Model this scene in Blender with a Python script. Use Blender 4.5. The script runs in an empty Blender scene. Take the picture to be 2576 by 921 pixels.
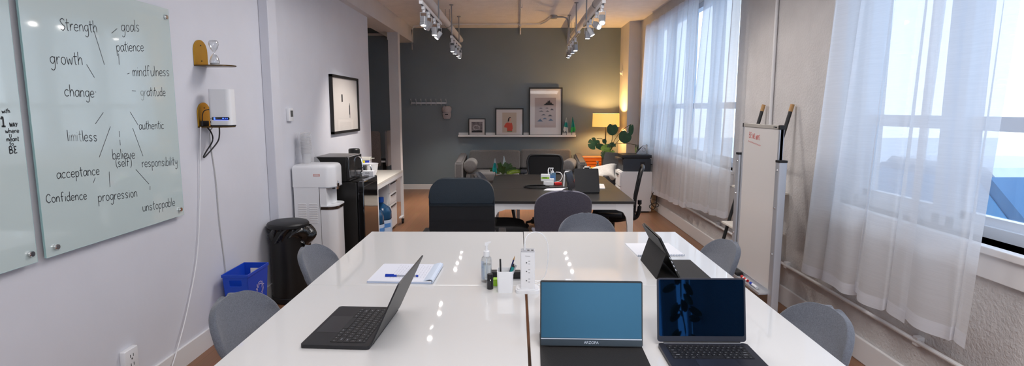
import bpy, bmesh, math, random
from mathutils import Vector, Matrix, Euler
random.seed(7)
C = bpy.context.scene.collection
R = math.radians
PI = math.pi

# ------------------------------------------------------------------ materials
MATS = {}
def mat(name, col, rough=0.5, metal=0.0, bump=0.0, bscale=60.0, var=0.0, vscale=8.0, coat=0.0, emit=None, es=0.0, alpha=1.0, trans=0.0, ior=1.45, sheen=0.0, spec=0.5):
    if name in MATS: return MATS[name]
    m = bpy.data.materials.new(name); m.use_nodes = True
    nt = m.node_tree; b = nt.nodes['Principled BSDF']
    c = tuple(col) + (1,)
    b.inputs['Base Color'].default_value = c
    b.inputs['Roughness'].default_value = rough
    b.inputs['Metallic'].default_value = metal
    b.inputs['IOR'].default_value = ior
    b.inputs['Specular IOR Level'].default_value = spec
    b.inputs['Coat Weight'].default_value = coat
    b.inputs['Coat Roughness'].default_value = 0.05
    b.inputs['Transmission Weight'].default_value = trans
    b.inputs['Alpha'].default_value = alpha
    b.inputs['Sheen Weight'].default_value = sheen
    if emit:
        b.inputs['Emission Color'].default_value = tuple(emit) + (1,)
        b.inputs['Emission Strength'].default_value = es
    tc = nt.nodes.new('ShaderNodeTexCoord')
    if var > 0:
        n = nt.nodes.new('ShaderNodeTexNoise'); n.inputs['Scale'].default_value = vscale; n.inputs['Detail'].default_value = 6
        nt.links.new(tc.outputs['Object'], n.inputs['Vector'])
        r = nt.nodes.new('ShaderNodeValToRGB')
        r.color_ramp.elements[0].position = .3; r.color_ramp.elements[1].position = .7
        r.color_ramp.elements[0].color = tuple(max(0, x*(1-var)) for x in col) + (1,)
        r.color_ramp.elements[1].color = tuple(min(1, x*(1+var)) for x in col) + (1,)
        nt.links.new(n.outputs['Fac'], r.inputs['Fac']); nt.links.new(r.outputs['Color'], b.inputs['Base Color'])
    if bump > 0:
        n = nt.nodes.new('ShaderNodeTexNoise'); n.inputs['Scale'].default_value = bscale; n.inputs['Detail'].default_value = 4
        nt.links.new(tc.outputs['Object'], n.inputs['Vector'])
        bp = nt.nodes.new('ShaderNodeBump'); bp.inputs['Strength'].default_value = bump; bp.inputs['Distance'].default_value = 0.02
        nt.links.new(n.outputs['Fac'], bp.inputs['Height']); nt.links.new(bp.outputs['Normal'], b.inputs['Normal'])
    MATS[name] = m
    return m

def floor_mat():
    m = bpy.data.materials.new('bamboo_floor'); m.use_nodes = True
    nt = m.node_tree; b = nt.nodes['Principled BSDF']
    tc = nt.nodes.new('ShaderNodeTexCoord'); mp = nt.nodes.new('ShaderNodeMapping')
    mp.inputs['Rotation'].default_value = (0, 0, R(90))
    nt.links.new(tc.outputs['Object'], mp.inputs['Vector'])
    br = nt.nodes.new('ShaderNodeTexBrick')
    br.inputs['Scale'].default_value = 1.0; br.inputs['Brick Width'].default_value = 1.2; br.inputs['Row Height'].default_value = 0.09
    br.inputs['Mortar Size'].default_value = 0.0012; br.inputs['Mortar Smooth'].default_value = 0.3
    br.inputs['Color1'].default_value = (.25, .122, .062, 1); br.inputs['Color2'].default_value = (.20, .095, .048, 1)
    br.inputs['Mortar'].default_value = (.12, .045, .018, 1)
    nt.links.new(mp.outputs['Vector'], br.inputs['Vector'])
    mp2 = nt.nodes.new('ShaderNodeMapping'); mp2.inputs['Scale'].default_value = (40, 1.6, 1)
    nt.links.new(tc.outputs['Object'], mp2.inputs['Vector'])
    n = nt.nodes.new('ShaderNodeTexNoise'); n.inputs['Scale'].default_value = 2.0; n.inputs['Detail'].default_value = 6
    nt.links.new(mp2.outputs['Vector'], n.inputs['Vector'])
    mx = nt.nodes.new('ShaderNodeMix'); mx.data_type = 'RGBA'; mx.blend_type = 'MULTIPLY'
    mx.inputs['Factor'].default_value = .45
    nt.links.new(br.outputs['Color'], mx.inputs['A']); nt.links.new(n.outputs['Color'], mx.inputs['B'])
    gm = nt.nodes.new('ShaderNodeHueSaturation'); gm.inputs['Value'].default_value = 1.25; gm.inputs['Saturation'].default_value = 1.0
    nt.links.new(mx.outputs['Result'], gm.inputs['Color'])
    nt.links.new(gm.outputs['Color'], b.inputs['Base Color'])
    b.inputs['Roughness'].default_value = .38
    return m

def blacktop_mat():
    m = bpy.data.materials.new('black_oak_veneer'); m.use_nodes = True
    nt = m.node_tree; b = nt.nodes['Principled BSDF']
    tc = nt.nodes.new('ShaderNodeTexCoord'); mp = nt.nodes.new('ShaderNodeMapping'); mp.inputs['Scale'].default_value = (2, 60, 1)
    nt.links.new(tc.outputs['Object'], mp.inputs['Vector'])
    n = nt.nodes.new('ShaderNodeTexNoise'); n.inputs['Scale'].default_value = 2; n.inputs['Detail'].default_value = 5
    nt.links.new(mp.outputs['Vector'], n.inputs['Vector'])
    r = nt.nodes.new('ShaderNodeValToRGB'); r.color_ramp.elements[0].color = (.010, .010, .010, 1); r.color_ramp.elements[1].color = (.030, .028, .027, 1)
    nt.links.new(n.outputs['Fac'], r.inputs['Fac']); nt.links.new(r.outputs['Color'], b.inputs['Base Color'])
    b.inputs['Roughness'].default_value = .36
    return m

def sheer_mat(name, col, transp=.34, transl=.5):
    m = bpy.data.materials.new(name); m.use_nodes = True
    nt = m.node_tree; nt.nodes.clear()
    out = nt.nodes.new('ShaderNodeOutputMaterial')
    tr = nt.nodes.new('ShaderNodeBsdfTransparent'); tl = nt.nodes.new('ShaderNodeBsdfTranslucent'); df = nt.nodes.new('ShaderNodeBsdfDiffuse')
    tl.inputs['Color'].default_value = tuple(col) + (1,); df.inputs['Color'].default_value = tuple(col) + (1,)
    m1 = nt.nodes.new('ShaderNodeMixShader'); m1.inputs['Fac'].default_value = transl
    nt.links.new(df.outputs[0], m1.inputs[1]); nt.links.new(tl.outputs[0], m1.inputs[2])
    tc = nt.nodes.new('ShaderNodeTexCoord'); mp = nt.nodes.new('ShaderNodeMapping'); mp.inputs['Scale'].default_value = (3, 3, 120)
    n = nt.nodes.new('ShaderNodeTexNoise'); n.inputs['Scale'].default_value = 2
    nt.links.new(tc.outputs['Object'], mp.inputs['Vector']); nt.links.new(mp.outputs['Vector'], n.inputs['Vector'])
    mr = nt.nodes.new('ShaderNodeMapRange'); mr.inputs['To Min'].default_value = 1-transp-.06; mr.inputs['To Max'].default_value = 1-transp+.06
    nt.links.new(n.outputs['Fac'], mr.inputs['Value'])
    m2 = nt.nodes.new('ShaderNodeMixShader')
    nt.links.new(mr.outputs['Result'], m2.inputs['Fac'])
    nt.links.new(tr.outputs[0], m2.inputs[1]); nt.links.new(m1.outputs[0], m2.inputs[2])
    nt.links.new(m2.outputs[0], out.inputs['Surface'])
    return m

def glass_mat(name, tint=(1, 1, 1), gloss=.08):
    m = bpy.data.materials.new(name); m.use_nodes = True
    nt = m.node_tree; nt.nodes.clear()
    out = nt.nodes.new('ShaderNodeOutputMaterial')
    tr = nt.nodes.new('ShaderNodeBsdfTransparent'); tr.inputs['Color'].default_value = tuple(tint) + (1,)
    gl = nt.nodes.new('ShaderNodeBsdfGlossy'); gl.inputs['Roughness'].default_value = .02
    fr = nt.nodes.new('ShaderNodeLayerWeight'); fr.inputs['Blend'].default_value = .25
    mr = nt.nodes.new('ShaderNodeMapRange'); mr.inputs['To Min'].default_value = gloss*.4; mr.inputs['To Max'].default_value = min(1, gloss*7)
    nt.links.new(fr.outputs['Facing'], mr.inputs['Value'])
    mx = nt.nodes.new('ShaderNodeMixShader')
    nt.links.new(mr.outputs['Result'], mx.inputs['Fac']); nt.links.new(tr.outputs[0], mx.inputs[1]); nt.links.new(gl.outputs[0], mx.inputs[2])
    nt.links.new(mx.outputs[0], out.inputs['Surface'])
    return m

def art_mat(name, fn):
    m = bpy.data.materials.new(name); m.use_nodes = True
    fn(m.node_tree, m.node_tree.nodes['Principled BSDF']); return m

M = {}
M['wall'] = mat('white_wall_paint', (.69, .70, .755), .55, bump=.12, bscale=9, var=.02, vscale=3)
M['plaster'] = mat('rough_plaster', (.60, .58, .57), .8, bump=.4, bscale=60, var=.05, vscale=5)
M['grey_wall'] = mat('slate_grey_paint', (.172, .210, .238), .55, bump=.05, bscale=30, var=.04, vscale=2)
M['ceil'] = mat('ceiling_plaster', (.82, .79, .78), .9, bump=.4, bscale=45, var=.04)
M['beam'] = mat('beam_paint', (.66, .64, .64), .6, bump=.1, bscale=6, var=.03, vscale=4)
M['trim'] = mat('white_trim_paint', (.76, .75, .75), .4)
M['floor'] = floor_mat()
M['blacktop'] = blacktop_mat()
M['gloss_white'] = mat('gloss_white_laminate', (.68, .675, .665), .035, spec=.5)
M['white_metal'] = mat('white_powder_coat', (.80, .80, .80), .35)
M['white_plastic'] = mat('white_plastic', (.80, .81, .83), .28)
M['grey_fabric'] = mat('grey_wool_fabric', (.118, .130, .158), .95, bump=.25, bscale=420, var=.22, vscale=210, sheen=.25)
M['violet_fabric'] = mat('violet_grey_fabric', (.105, .10, .135), .95, bump=.4, bscale=300, var=.22, vscale=140, sheen=.2)
M['sofa_fabric'] = mat('sofa_grey_fabric', (.062, .060, .063), .95, bump=.5, bscale=200, var=.3, vscale=120, sheen=.2)
M['dark_fabric'] = mat('charcoal_fabric', (.05, .05, .055), .95, bump=.4, bscale=200, var=.25, vscale=100)
M['linen'] = mat('linen_pillow', (.52, .50, .47), .95, bump=.4, bscale=160, var=.08, vscale=40)
M['black_leather'] = mat('black_leather', (.007, .017, .028), .34, bump=.12, bscale=220)
M['black_leather2'] = mat('dull_black_leather', (.005, .006, .009), .6, bump=.12, bscale=220)
M['black_plastic'] = mat('black_plastic', (.010, .010, .011), .45)
M['black_gloss'] = mat('black_gloss', (.008, .008, .009), .06, coat=.5)
M['black_satin'] = mat('black_satin_metal', (.015, .0145, .014), .35, metal=.2)
M['black_mesh'] = mat('black_mesh_fabric', (.012, .012, .013), .9, bump=.4, bscale=400)
M['laptop_dark'] = mat('dark_anodised', (.028, .028, .031), .42, metal=.5)
M['laptop_mid'] = mat('midnight_anodised', (.030, .032, .045), .42, metal=.5)
M['key'] = mat('keycap_black', (.012, .012, .014), .55)
M['legend'] = mat('key_legend', (.22, .23, .25), .6)
M['chrome'] = mat('chrome', (.75, .75, .76), .12, metal=1)
M['alu'] = mat('aluminium', (.56, .58, .62), .38, metal=.6)
M['steel'] = mat('galvanised_steel', (.36, .36, .37), .5, metal=.6)
M['board_glass'] = mat('pale_green_glass', (.56, .66, .655), .045, coat=.4, ior=1.52)
M['board_edge'] = mat('glass_edge', (.38, .60, .60), .15)
M['whiteboard'] = mat('whiteboard_enamel', (.66, .63, .61), .22)
M['ink'] = mat('black_marker_ink', (.045, .052, .058), .6)
M['ink_faint'] = mat('faded_marker_ink', (.33, .38, .385), .6)
M['red_ink'] = mat('red_marker_ink', (.62, .20, .18), .6)
M['gold'] = mat('brushed_brass', (.55, .30, .035), .28, metal=.75, bump=.1, bscale=14)
M['bin_blue'] = mat('blue_plastic', (.010, .065, .52), .35)
M['bag'] = mat('black_bag_film', (.006, .006, .006), .12, bump=.5, bscale=30, coat=.4)
M['jug'] = mat('blue_jug_plastic', (.015, .085, .20), .08, trans=.35, ior=1.3, coat=.4)
M['blue_cap'] = mat('blue_cap', (.01, .10, .50), .35)
M['paper'] = mat('paper', (.78, .79, .83), .7)
M['paper_edge'] = mat('paper_edge', (.60, .68, .80), .7)
M['orange'] = mat('orange_lacquer', (.80, .17, .010), .45, bump=.25, bscale=20)
M['leaf'] = mat('leaf_green', (.012, .052, .008), .5, var=.3, vscale=14)
M['leaf_light'] = mat('leaf_light_green', (.20, .31, .035), .4, var=.3, vscale=20)
M['leaf_dark'] = mat('leaf_dark_green', (.035, .075, .020), .4, var=.3, vscale=20)
M['stem'] = mat('stem_brown_green', (.09, .085, .03), .6)
M['wood'] = mat('wood_tip', (.45, .25, .09), .5)
M['brown'] = mat('brown_planter', (.055, .042, .034), .6)
M['yellow'] = mat('yellow_label', (.80, .68, .01), .4)
M['label_blue'] = mat('blue_label', (.02, .04, .45), .4)
M['teal'] = mat('teal', (.01, .23, .23), .4)
M['green_lab'] = mat('lime_green', (.33, .62, .03), .5)
M['red'] = mat('red_plastic', (.55, .02, .02), .4)
M['pinkred'] = mat('coral_red', (.70, .14, .10), .5)
M['navy'] = mat('navy_plastic', (.010, .02, .10), .35)
M['pen_blue'] = mat('pen_blue', (.005, .04, .40), .3)
M['shade'] = mat('lamp_shade_fabric', (.85, .62, .22), .8, emit=(1.0, .58, .13), es=.72, bump=.1, bscale=200)
M['bulb'] = mat('warm_bulb', (1, .8, .5), .5, emit=(1, .62, .25), es=12)
M['lens'] = mat('spot_lens', (1, 1, 1), .4, emit=(1, .93, .88), es=45)
M['clear'] = glass_mat('clear_plastic', (.93, .95, .96), .25)
M['cup_clear'] = sheer_mat('cup_plastic', (.86, .86, .87), .45, .45)
M['bag_clear'] = sheer_mat('bag_film_clear', (.84, .85, .88), .80, .3)
M['pane'] = glass_mat('window_pane', (.94, .97, 1), .08)
M['art_glass'] = glass_mat('picture_glass', (1, 1, 1), .022)
M['sheer'] = sheer_mat('sheer_voile', (.92, .93, .95), .22, .58)
M['hem'] = sheer_mat('sheer_voile_hem', (.88, .89, .93), .10, .5)
M['snow'] = mat('snowy_ground', (.48, .53, .60), .9, bump=.4, bscale=2, var=.05)
M['outside_wall'] = mat('outside_render', (.30, .335, .39), .9, var=.28, vscale=.8, bump=.5, bscale=4)
M['glass_dark'] = mat('dark_glass', (.05, .10, .16), .1)
M['car_blue'] = mat('car_blue', (.03, .13, .27), .25)
M['wframe'] = mat('window_frame_paint', (.68, .75, .84), .4)
M['screen_off'] = mat('matte_screen', (.018, .062, .105), .22, spec=.95)  # blue of the reflected window light is put into the base colour
M['screen_off'].node_tree.nodes['Principled BSDF'].inputs['Specular Tint'].default_value = (.32, .72, 1, 1)
M['screen_gloss'] = mat('gloss_screen', (.001, .002, .004), .02, spec=.45)
M['screen_gloss'].node_tree.nodes['Principled BSDF'].inputs['Specular Tint'].default_value = (.06, .35, 1, 1)
M['led'] = mat('blue_led', (.02, .05, .6), .4, emit=(.05, .12, 1), es=3)
M['screenfelt'] = mat('desk_screen_felt', (.20, .17, .16), .95, bump=.4, bscale=200, var=.15, vscale=80)
M['screenfelt2'] = mat('desk_screen_felt_light', (.28, .26, .27), .95, bump=.3, bscale=200)
M['rug'] = mat('grey_rug', (.30, .28, .26), .95, bump=.6, bscale=120, var=.15, vscale=12)
M['cap'] = mat('cap_cotton', (.42, .38, .39), .9, bump=.4, bscale=80, var=.06, vscale=20)
M['printer'] = mat('printer_slate', (.030, .036, .047), .45)
M['printer_dark'] = mat('printer_dark', (.012, .014, .018), .35)
M['cloth_teal'] = mat('flag_teal', (.01, .27, .25), .7)
M['cloth_green'] = mat('flag_green', (.02, .36, .10), .7)
M['cloth_white'] = mat('flag_white', (.60, .66, .68), .7)
M['pebble'] = mat('thermostat_screen', (.10, .11, .11), .3)
mat('frame_black', (.006, .006, .006), .5)
M['mount'] = mat('picture_mount', (.66, .64, .64), .6)
M['mount_warm'] = mat('picture_mount_warm', (.74, .70, .66), .6)
M['print_beige'] = mat('print_beige', (.50, .42, .35), .6)
M['print_mauve'] = mat('print_mauve', (.42, .36, .36), .6)
M['print_grey'] = mat('print_grey', (.16, .14, .15), .6, var=.75, vscale=22)
M['dark_print'] = mat('dark_print', (.006, .006, .008), .6)
M['slate_blue'] = mat('slate_blue_print', (.03, .07, .15), .6)
M['skin_print'] = mat('print_skin', (.60, .36, .27), .6)
M['red_print'] = mat('print_red', (.55, .06, .03), .6)

# ------------------------------------------------------------------ mesh helpers
def nb(): return bmesh.new()
def _xf(bm, verts, loc=(0, 0, 0), rot=None):
    if rot is not None: bmesh.ops.rotate(bm, verts=verts, cent=(0, 0, 0), matrix=Euler(rot).to_matrix())
    bmesh.ops.translate(bm, verts=verts, vec=loc)
def box(bm, c, s, rot=None, bev=0.0, seg=2, mi=0):
    r = bmesh.ops.create_cube(bm, size=1.0); vs = r['verts']
    bmesh.ops.scale(bm, verts=vs, vec=s)
    if bev > 0:
        es = list({e for v in vs for e in v.link_edges})
        rr = bmesh.ops.bevel(bm, geom=es, offset=bev, segments=seg, profile=.5, affect='EDGES')
        vs = list({v for f in rr['faces'] for v in f.verts} | {v for v in vs if v.is_valid})
    _xf(bm, vs, c, rot)
    if mi:
        for f in {f for v in vs for f in v.link_faces}: f.material_index = mi
    return bm
def bx(bm, x0, x1, y0, y1, z0, z1, bev=0.0, seg=2, mi=0):
    return box(bm, ((x0+x1)/2, (y0+y1)/2, (z0+z1)/2), (abs(x1-x0), abs(y1-y0), abs(z1-z0)), None, bev, seg, mi)
def lathe(bm, prof, seg=24, loc=(0, 0, 0), rot=None, sx=1, sy=1, mi=0):
    vs = []; rows = []
    for r, z in prof:
        if r < 1e-6: row = [bm.verts.new((0, 0, z))]
        else: row = [bm.verts.new((r*sx*math.cos(2*PI*i/seg), r*sy*math.sin(2*PI*i/seg), z)) for i in range(seg)]
        rows.append(row); vs += row
    for a, b in zip(rows[:-1], rows[1:]):
        for i in range(seg):
            j = (i+1) % seg
            if len(a) == 1 and len(b) == 1: continue
            if len(a) == 1: f = bm.faces.new((a[0], b[i], b[j]))
            elif len(b) == 1: f = bm.faces.new((a[i], b[0], a[j])) if False else bm.faces.new((a[j], a[i], b[0]))
            else: f = bm.faces.new((a[i], a[j], b[j], b[i]))
            f.material_index = mi
    _xf(bm, vs, loc, rot)
    return bm
def cyl(bm, p0, p1, r0, r1=None, seg=16, mi=0):
    r1 = r0 if r1 is None else r1
    p0 = Vector(p0); p1 = Vector(p1); d = p1-p0; L = d.length
    q = d.to_track_quat('Z', 'Y')
    vs = []
    a = [bm.verts.new(p0 + q @ Vector((r0*math.cos(2*PI*i/seg), r0*math.sin(2*PI*i/seg), 0))) for i in range(seg)]
    b = [bm.verts.new(p1 + q @ Vector((r1*math.cos(2*PI*i/seg), r1*math.sin(2*PI*i/seg), 0))) for i in range(seg)]
    for i in range(seg):
        j = (i+1) % seg; f = bm.faces.new((a[i], a[j], b[j], b[i])); f.material_index = mi
    f = bm.faces.new(a[::-1]); f.material_index = mi
    f = bm.faces.new(b); f.material_index = mi
    return bm
def smooth_pts(pts, n=6, closed=False):
    P = [Vector(p) for p in pts]; out = []
    m = len(P)
    rng = range(m if closed else m-1)
    for i in rng:
        if closed: p0, p1, p2, p3 = P[(i-1) % m], P[i], P[(i+1) % m], P[(i+2) % m]
        else: p0, p1, p2, p3 = P[max(i-1, 0)], P[i], P[i+1], P[min(i+2, m-1)]
        for k in range(n):
            t = k/n
            out.append(.5*((2*p1)+(-p0+p2)*t+(2*p0-5*p1+4*p2-p3)*t*t+(-p0+3*p1-3*p2+p3)*t*t*t))
    if not closed: out.append(P[-1])
    return out
def tube(bm, pts, r, seg=8, sm=0, closed=False, mi=0, flat=1.0):
    P = smooth_pts(pts, sm, closed) if sm else [Vector(p) for p in pts]
    n = len(P); rings = []
    up = Vector((0, 0, 1))
    for i in range(n):
        if closed: t = (P[(i+1) % n]-P[i-1])
        else: t = P[min(i+1, n-1)]-P[max(i-1, 0)]
        if t.length < 1e-9: t = Vector((0, 0, 1))
        t.normalize()
        a = t.cross(up)
        if a.length < 1e-3: a = t.cross(Vector((1, 0, 0)))
        a.normalize(); b = a.cross(t)
        rr = r(i/(n-1)) if callable(r) else r
        rings.append([bm.verts.new(P[i]+a*rr*math.cos(2*PI*k/seg)+b*rr*flat*math.sin(2*PI*k/seg)) for k in range(seg)])
    for i in range(n if closed else n-1):
        A = rings[i]; B = rings[(i+1) % n]
        for k in range(seg):
            j = (k+1) % seg; f = bm.faces.new((A[k], A[j], B[j], B[k])); f.material_index = mi
    if not closed:
        bm.faces.new(rings[0][::-1]).material_index = mi; bm.faces.new(rings[-1]).material_index = mi
    return bm
def prism(bm, poly, d0, d1, axis='z', mi=0):
    # poly: list of (u,v). axis z: (u,v,d); axis y: (u,d,v); axis x: (d,u,v)
    def P(u, v, d): return {'z': (u, v, d), 'y': (u, d, v), 'x': (d, u, v)}[axis]
    a = [bm.verts.new(P(u, v, d0)) for u, v in poly]; b = [bm.verts.new(P(u, v, d1)) for u, v in poly]
    n = len(poly)
    for i in range(n):
        j = (i+1) % n; bm.faces.new((a[i], a[j], b[j], b[i])).material_index = mi
    bm.faces.new(a[::-1]).material_index = mi; bm.faces.new(b).material_index = mi
    return bm
def rrect(x0, x1, y0, y1, r, n=5):
    o = []
    for cx, cy, a0 in ((x1-r, y0+r, -90), (x1-r, y1-r, 0), (x0+r, y1-r, 90), (x0+r, y0+r, 180)):
        for k in range(n+1):
            a = R(a0+90*k/n); o.append((cx+r*math.cos(a), cy+r*math.sin(a)))
    return o
def grid(bm, fn, nu, nv, mi=0):
    g = [[bm.verts.new(fn(i/nu, j/nv)) for j in range(nv+1)] for i in range(nu+1)]
    for i in range(nu):
        for j in range(nv):
            bm.faces.new((g[i][j], g[i+1][j], g[i+1][j+1], g[i][j+1])).material_index = mi
    return bm
def text_bm(bm, s, size, M4, depth=0.0, mi=0):
    cu = bpy.data.curves.new('t', 'FONT'); cu.body = s; cu.size = size; cu.align_x = 'CENTER'; cu.align_y = 'CENTER'; cu.resolution_u = 3
    o = bpy.data.objects.new('t', cu); C.objects.link(o)
    bpy.context.view_layer.update()
    me = bpy.data.meshes.new_from_object(o.evaluated_get(bpy.context.evaluated_depsgraph_get()))
    me.transform(M4); n0 = len(bm.faces); bm.from_mesh(me)
    bm.faces.ensure_lookup_table()
    for f in bm.faces[n0:]: f.material_index = mi
    bpy.data.objects.remove(o); bpy.data.curves.remove(cu); bpy.data.meshes.remove(me)
    return bm

def obj(name, bm, m, parent=None, smooth=True, ang=21, label=None, recalc=True):
    me = bpy.data.meshes.new(name)
    if recalc: bmesh.ops.recalc_face_normals(bm, faces=bm.faces)
    bm.to_mesh(me); bm.free()
    for mm in (m if isinstance(m, (list, tuple)) else [m]): me.materials.append(mm)
    if smooth:
        me.shade_smooth(); me.set_sharp_from_angle(angle=R(ang))
    o = bpy.data.objects.new(name, me); C.objects.link(o)
    if parent: o.parent = parent
    if label: o['label'] = label
    return o
def tag(o, label, cat, group=None, kind=None):
    o['label'] = label; o['category'] = cat
    if group: o['group'] = group
    if kind: o['kind'] = kind
    return o
def thing(name, label, cat, loc=(0, 0, 0), rz=0.0, group=None):
    o = bpy.data.objects.new(name, None); C.objects.link(o); o.empty_display_size = .1
    o.location = loc; o.rotation_euler = (0, 0, rz)
    return tag(o, label, cat, group)
def single(name, bm, m, label, cat, loc=(0, 0, 0), rz=0.0, group=None, **k):
    o = obj(name, bm, m, None, **k); o.location = loc; o.rotation_euler = (0, 0, rz)
    return tag(o, label, cat, group)
def struct(name, bm, m, parent=None, **k):
    o = obj(name, bm, m, parent, **k)
    if not parent: o['kind'] = 'structure'
    return o
def subsurf(o, lv=2):
    md = o.modifiers.new('s', 'SUBSURF'); md.levels = lv; md.render_levels = lv; return o
def solid(o, t, off=0):
    md = o.modifiers.new('so', 'SOLIDIFY'); md.thickness = t; md.offset = off; return o
def dup(root, loc, rz, label, group=None, name=None):
    r = root.copy(); C.objects.link(r); r.location = loc; r.rotation_euler = (0, 0, rz); r['label'] = label
    if group: r['group'] = group
    for ch in list(root.children):
        c = ch.copy(); C.objects.link(c); c.parent = r
        for g in list(ch.children):
            d = g.copy(); C.objects.link(d); d.parent = c
    return r

# ------------------------------------------------------------------ room shell
XL, XR, YB, YF, ZC = -2.043, 2.16, -3.2, 10.88, 3.07
b = nb(); bx(b, -5.2, 2.45, YB-.1, YF+.1, -.1, 0); struct('floor', b, M['floor'], smooth=False)
b = nb(); bx(b, -5.2, 2.45, YB-.1, YF+.1, ZC, ZC+.1); struct('ceiling', b, M['ceil'], smooth=False)
b = nb(); bx(b, XL-.14, XL, YB, 7.886, 0, 2.80); struct('wall_left', b, M['wall'], smooth=False)
b = nb(); bx(b, -5.2, 2.45, YF, YF+.1, 0, ZC); struct('wall_back', b, M['grey_wall'], smooth=False)
b = nb(); bx(b, -5.2, -5.1, 7.7, YF, 0, ZC); bx(b, -5.1, XL-.14, 7.7, 7.8, 0, ZC); struct('wall_alcove', b, M['grey_wall'], smooth=False)
# right wall: two big openings
W1 = (5.62, 9.62, .95, 2.86); W2 = (.9, 3.80, .95, 2.86); XO = 2.45
b = nb()
bx(b, XR, XO, YB, YF, 0, .95); bx(b, XR, XO, YB, YF, 2.86, ZC)
bx(b, XR, XO, YB, W2[0], .95, 2.86); bx(b, XR, XO, W2[1], W1[0], .95, 2.86); bx(b, XR, XO, W1[1], YF, .95, 2.86)
struct('wall_right', b, M['plaster'], smooth=False)
# rear wall (behind the camera) with a window
b = nb()
bx(b, XL-.14, .1, YB-.1, YB, 0, ZC); bx(b, 1.84, 1.95, YB-.1, YB, 0, ZC); bx(b, .1, XO, YB-.1, YB, 0, .3); bx(b, .1, XO, YB-.1, YB, 2.7, ZC)
struct('wall_front', b, M['wall'], smooth=False)
b = nb(); bx(b, XL, XL+.014, YB, 4.55, 0, .125); bx(b, XL, XL+.014, 4.72, 7.886, 0, .125); struct('baseboard_left', b, M['trim'], smooth=False)
b = nb(); bx(b, -5.1, 1.95, YF-.015, YF, 0, .10); struct('baseboard_back', b, M['trim'], smooth=False)
b = nb(); bx(b, XR-.02, XR, YB, YF-.8, 0, .15, .006); struct('baseboard_right', b, M['trim'])
# beam, column, pilaster, corner boxing
b = nb(); bx(b, -2.26, -1.96, YB, YF, 2.80, ZC); struct('trim_1', b, M['beam'], smooth=False)
b = nb(); bx(b, -2.105, -1.945, 9.39, 9.55, 0, 2.80); bx(b, -2.115, -1.94, 9.383, 9.39, 2.68, 2.80)
for px, pz in ((-2.08, 2.765), (-1.995, 2.72)): cyl(b, (px, 9.385, pz), (px, 9.375, pz), .011)
struct('trim_2', b, M['beam'], ang=30)
b = nb(); bx(b, XL, -1.967, 4.56, 4.72, 0, 2.80, .006); struct('trim_3', b, M['wall'])
b = nb(); bx(b, 1.957, XR, 10.07, YF, 0, ZC); struct('trim_4', b, M['beam'], smooth=False)
b = nb(); bx(b, -5.0, -2.26, YF-.03, YF, 2.93, 2.97); struct('trim_5', b, M['trim'], smooth=False)

# windows
def window(idx, y0, y1, z0, z1, units, meet):
    x = 2.31
    fr = nb()
    bx(fr, x-.04, x+.06, y0, y1, z0, z0+.055); bx(fr, x-.04, x+.06, y0, y1, z1-.06, z1)
    n = len(units)
    for k, (a, c) in enumerate(units):
        for q in (a, c): bx(fr, x-.04, x+.06, q-.028, q+.028, z0, z1)
        bx(fr, x-.015, x+.045, a, c, meet-.035, meet+.035)
        for q, s in ((a, 1), (c, -1)): bx(fr, x-.01, x+.03, q+s*.028, q+s*.066, z0+.05, meet)
        bx(fr, x-.01, x+.03, a, c, z0+.05, z0+.095)
    w = struct('window_%d' % idx, fr, M['wframe'], smooth=False)
    for a, c in units:
        p = nb(); bx(p, x+.018, x+.024, a+.03, c-.03, z0+.05, meet); bx(p, x+.036, x+.042, a+.03, c-.03, meet, z1-.05)
        struct('pane', p, M['pane'], w, smooth=False)
    s = nb(); bx(s, XR-.045, x-.02, y0-.04, y1+.04, z0-.035, z0, .005); bx(s, XR-.025, XR, y0-.03, y1+.03, z0-.15, z0-.035, .004)
    struct('window_sill', s, M['trim'], w)
    return w
window(1, W1[0], W1[1], W1[2], W1[3], [(5.68, 6.6), (6.72, 7.6), (7.72, 8.6), (8.72, 9.58)], 1.6)
window(2, W2[0], W2[1], W2[2], W2[3], [(.95, 1.9), (1.98, 2.92), (3.02, 3.74)], 1.495)
fr = nb()
for a in (.12, 1.82, 1.97, 2.14): bx(fr, a-.02, a+.02, YB-.08, YB-.02, .3, 2.7)
for z in (.32, 1.8, 2.68): bx(fr, .1, 2.16, YB-.08, YB-.02, z-.03, z+.03)
w3 = struct('window_3', fr, M['wframe'], smooth=False)
p = nb(); bx(p, .13, 2.14, YB-.05, YB-.045, .33, 2.67); struct('pane', p, M['pane'], w3, smooth=False)

# outside
b = nb(); bx(b, 2.6, 40, -20, 40, -.6, -.5); struct('ground_outside', b, M['snow'], smooth=False)
b = nb(); bx(b, -20, 2.4, -40, -4, -.6, -.5); struct('ground_rear', b, M['snow'], smooth=False)
t = thing('neighbouring_building', 'white rendered building with dark panes seen outside the right windows', 'building', (9, 4, -.5))
b = nb(); bx(b, 0, 4, -12, 3.4, 0, 7); obj('facade', b, M['outside_wall'], t, smooth=False)
for y in (-2.6, -.2, 2.0):
    for z in (1.6, 4.2):
        b = nb(); bx(b, -.03, 0, y-.45, y+.45, z, z+1.2); o = obj('window', b, M['glass_dark'], t, smooth=False)
        c = nb(); bx(c, -.05, -.03, y-.5, y+.5, z-.06, z+.0); obj('window_ledge', c, M['trim'], o, smooth=False)
t = thing('car', 'snow covered blue car parked outside the near window', 'car', (5.3, 6.35, -.5))
b = nb(); prism(b, [(-2.0, .3), (2.0, .3), (2.05, .8), (1.1, .95), (.6, 1.42), (-1.0, 1.42), (-1.6, .95), (-2.05, .85)], -.8, .8, 'x'); obj('body', b, M['car_blue'], t, ang=20)
b = nb(); prism(b, [(-1.0, 1.42), (.6, 1.42), (.5, 1.5), (-.9, 1.5)], -.75, .75, 'x'); obj('snow_cover', b, M['snow'], t)
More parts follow.
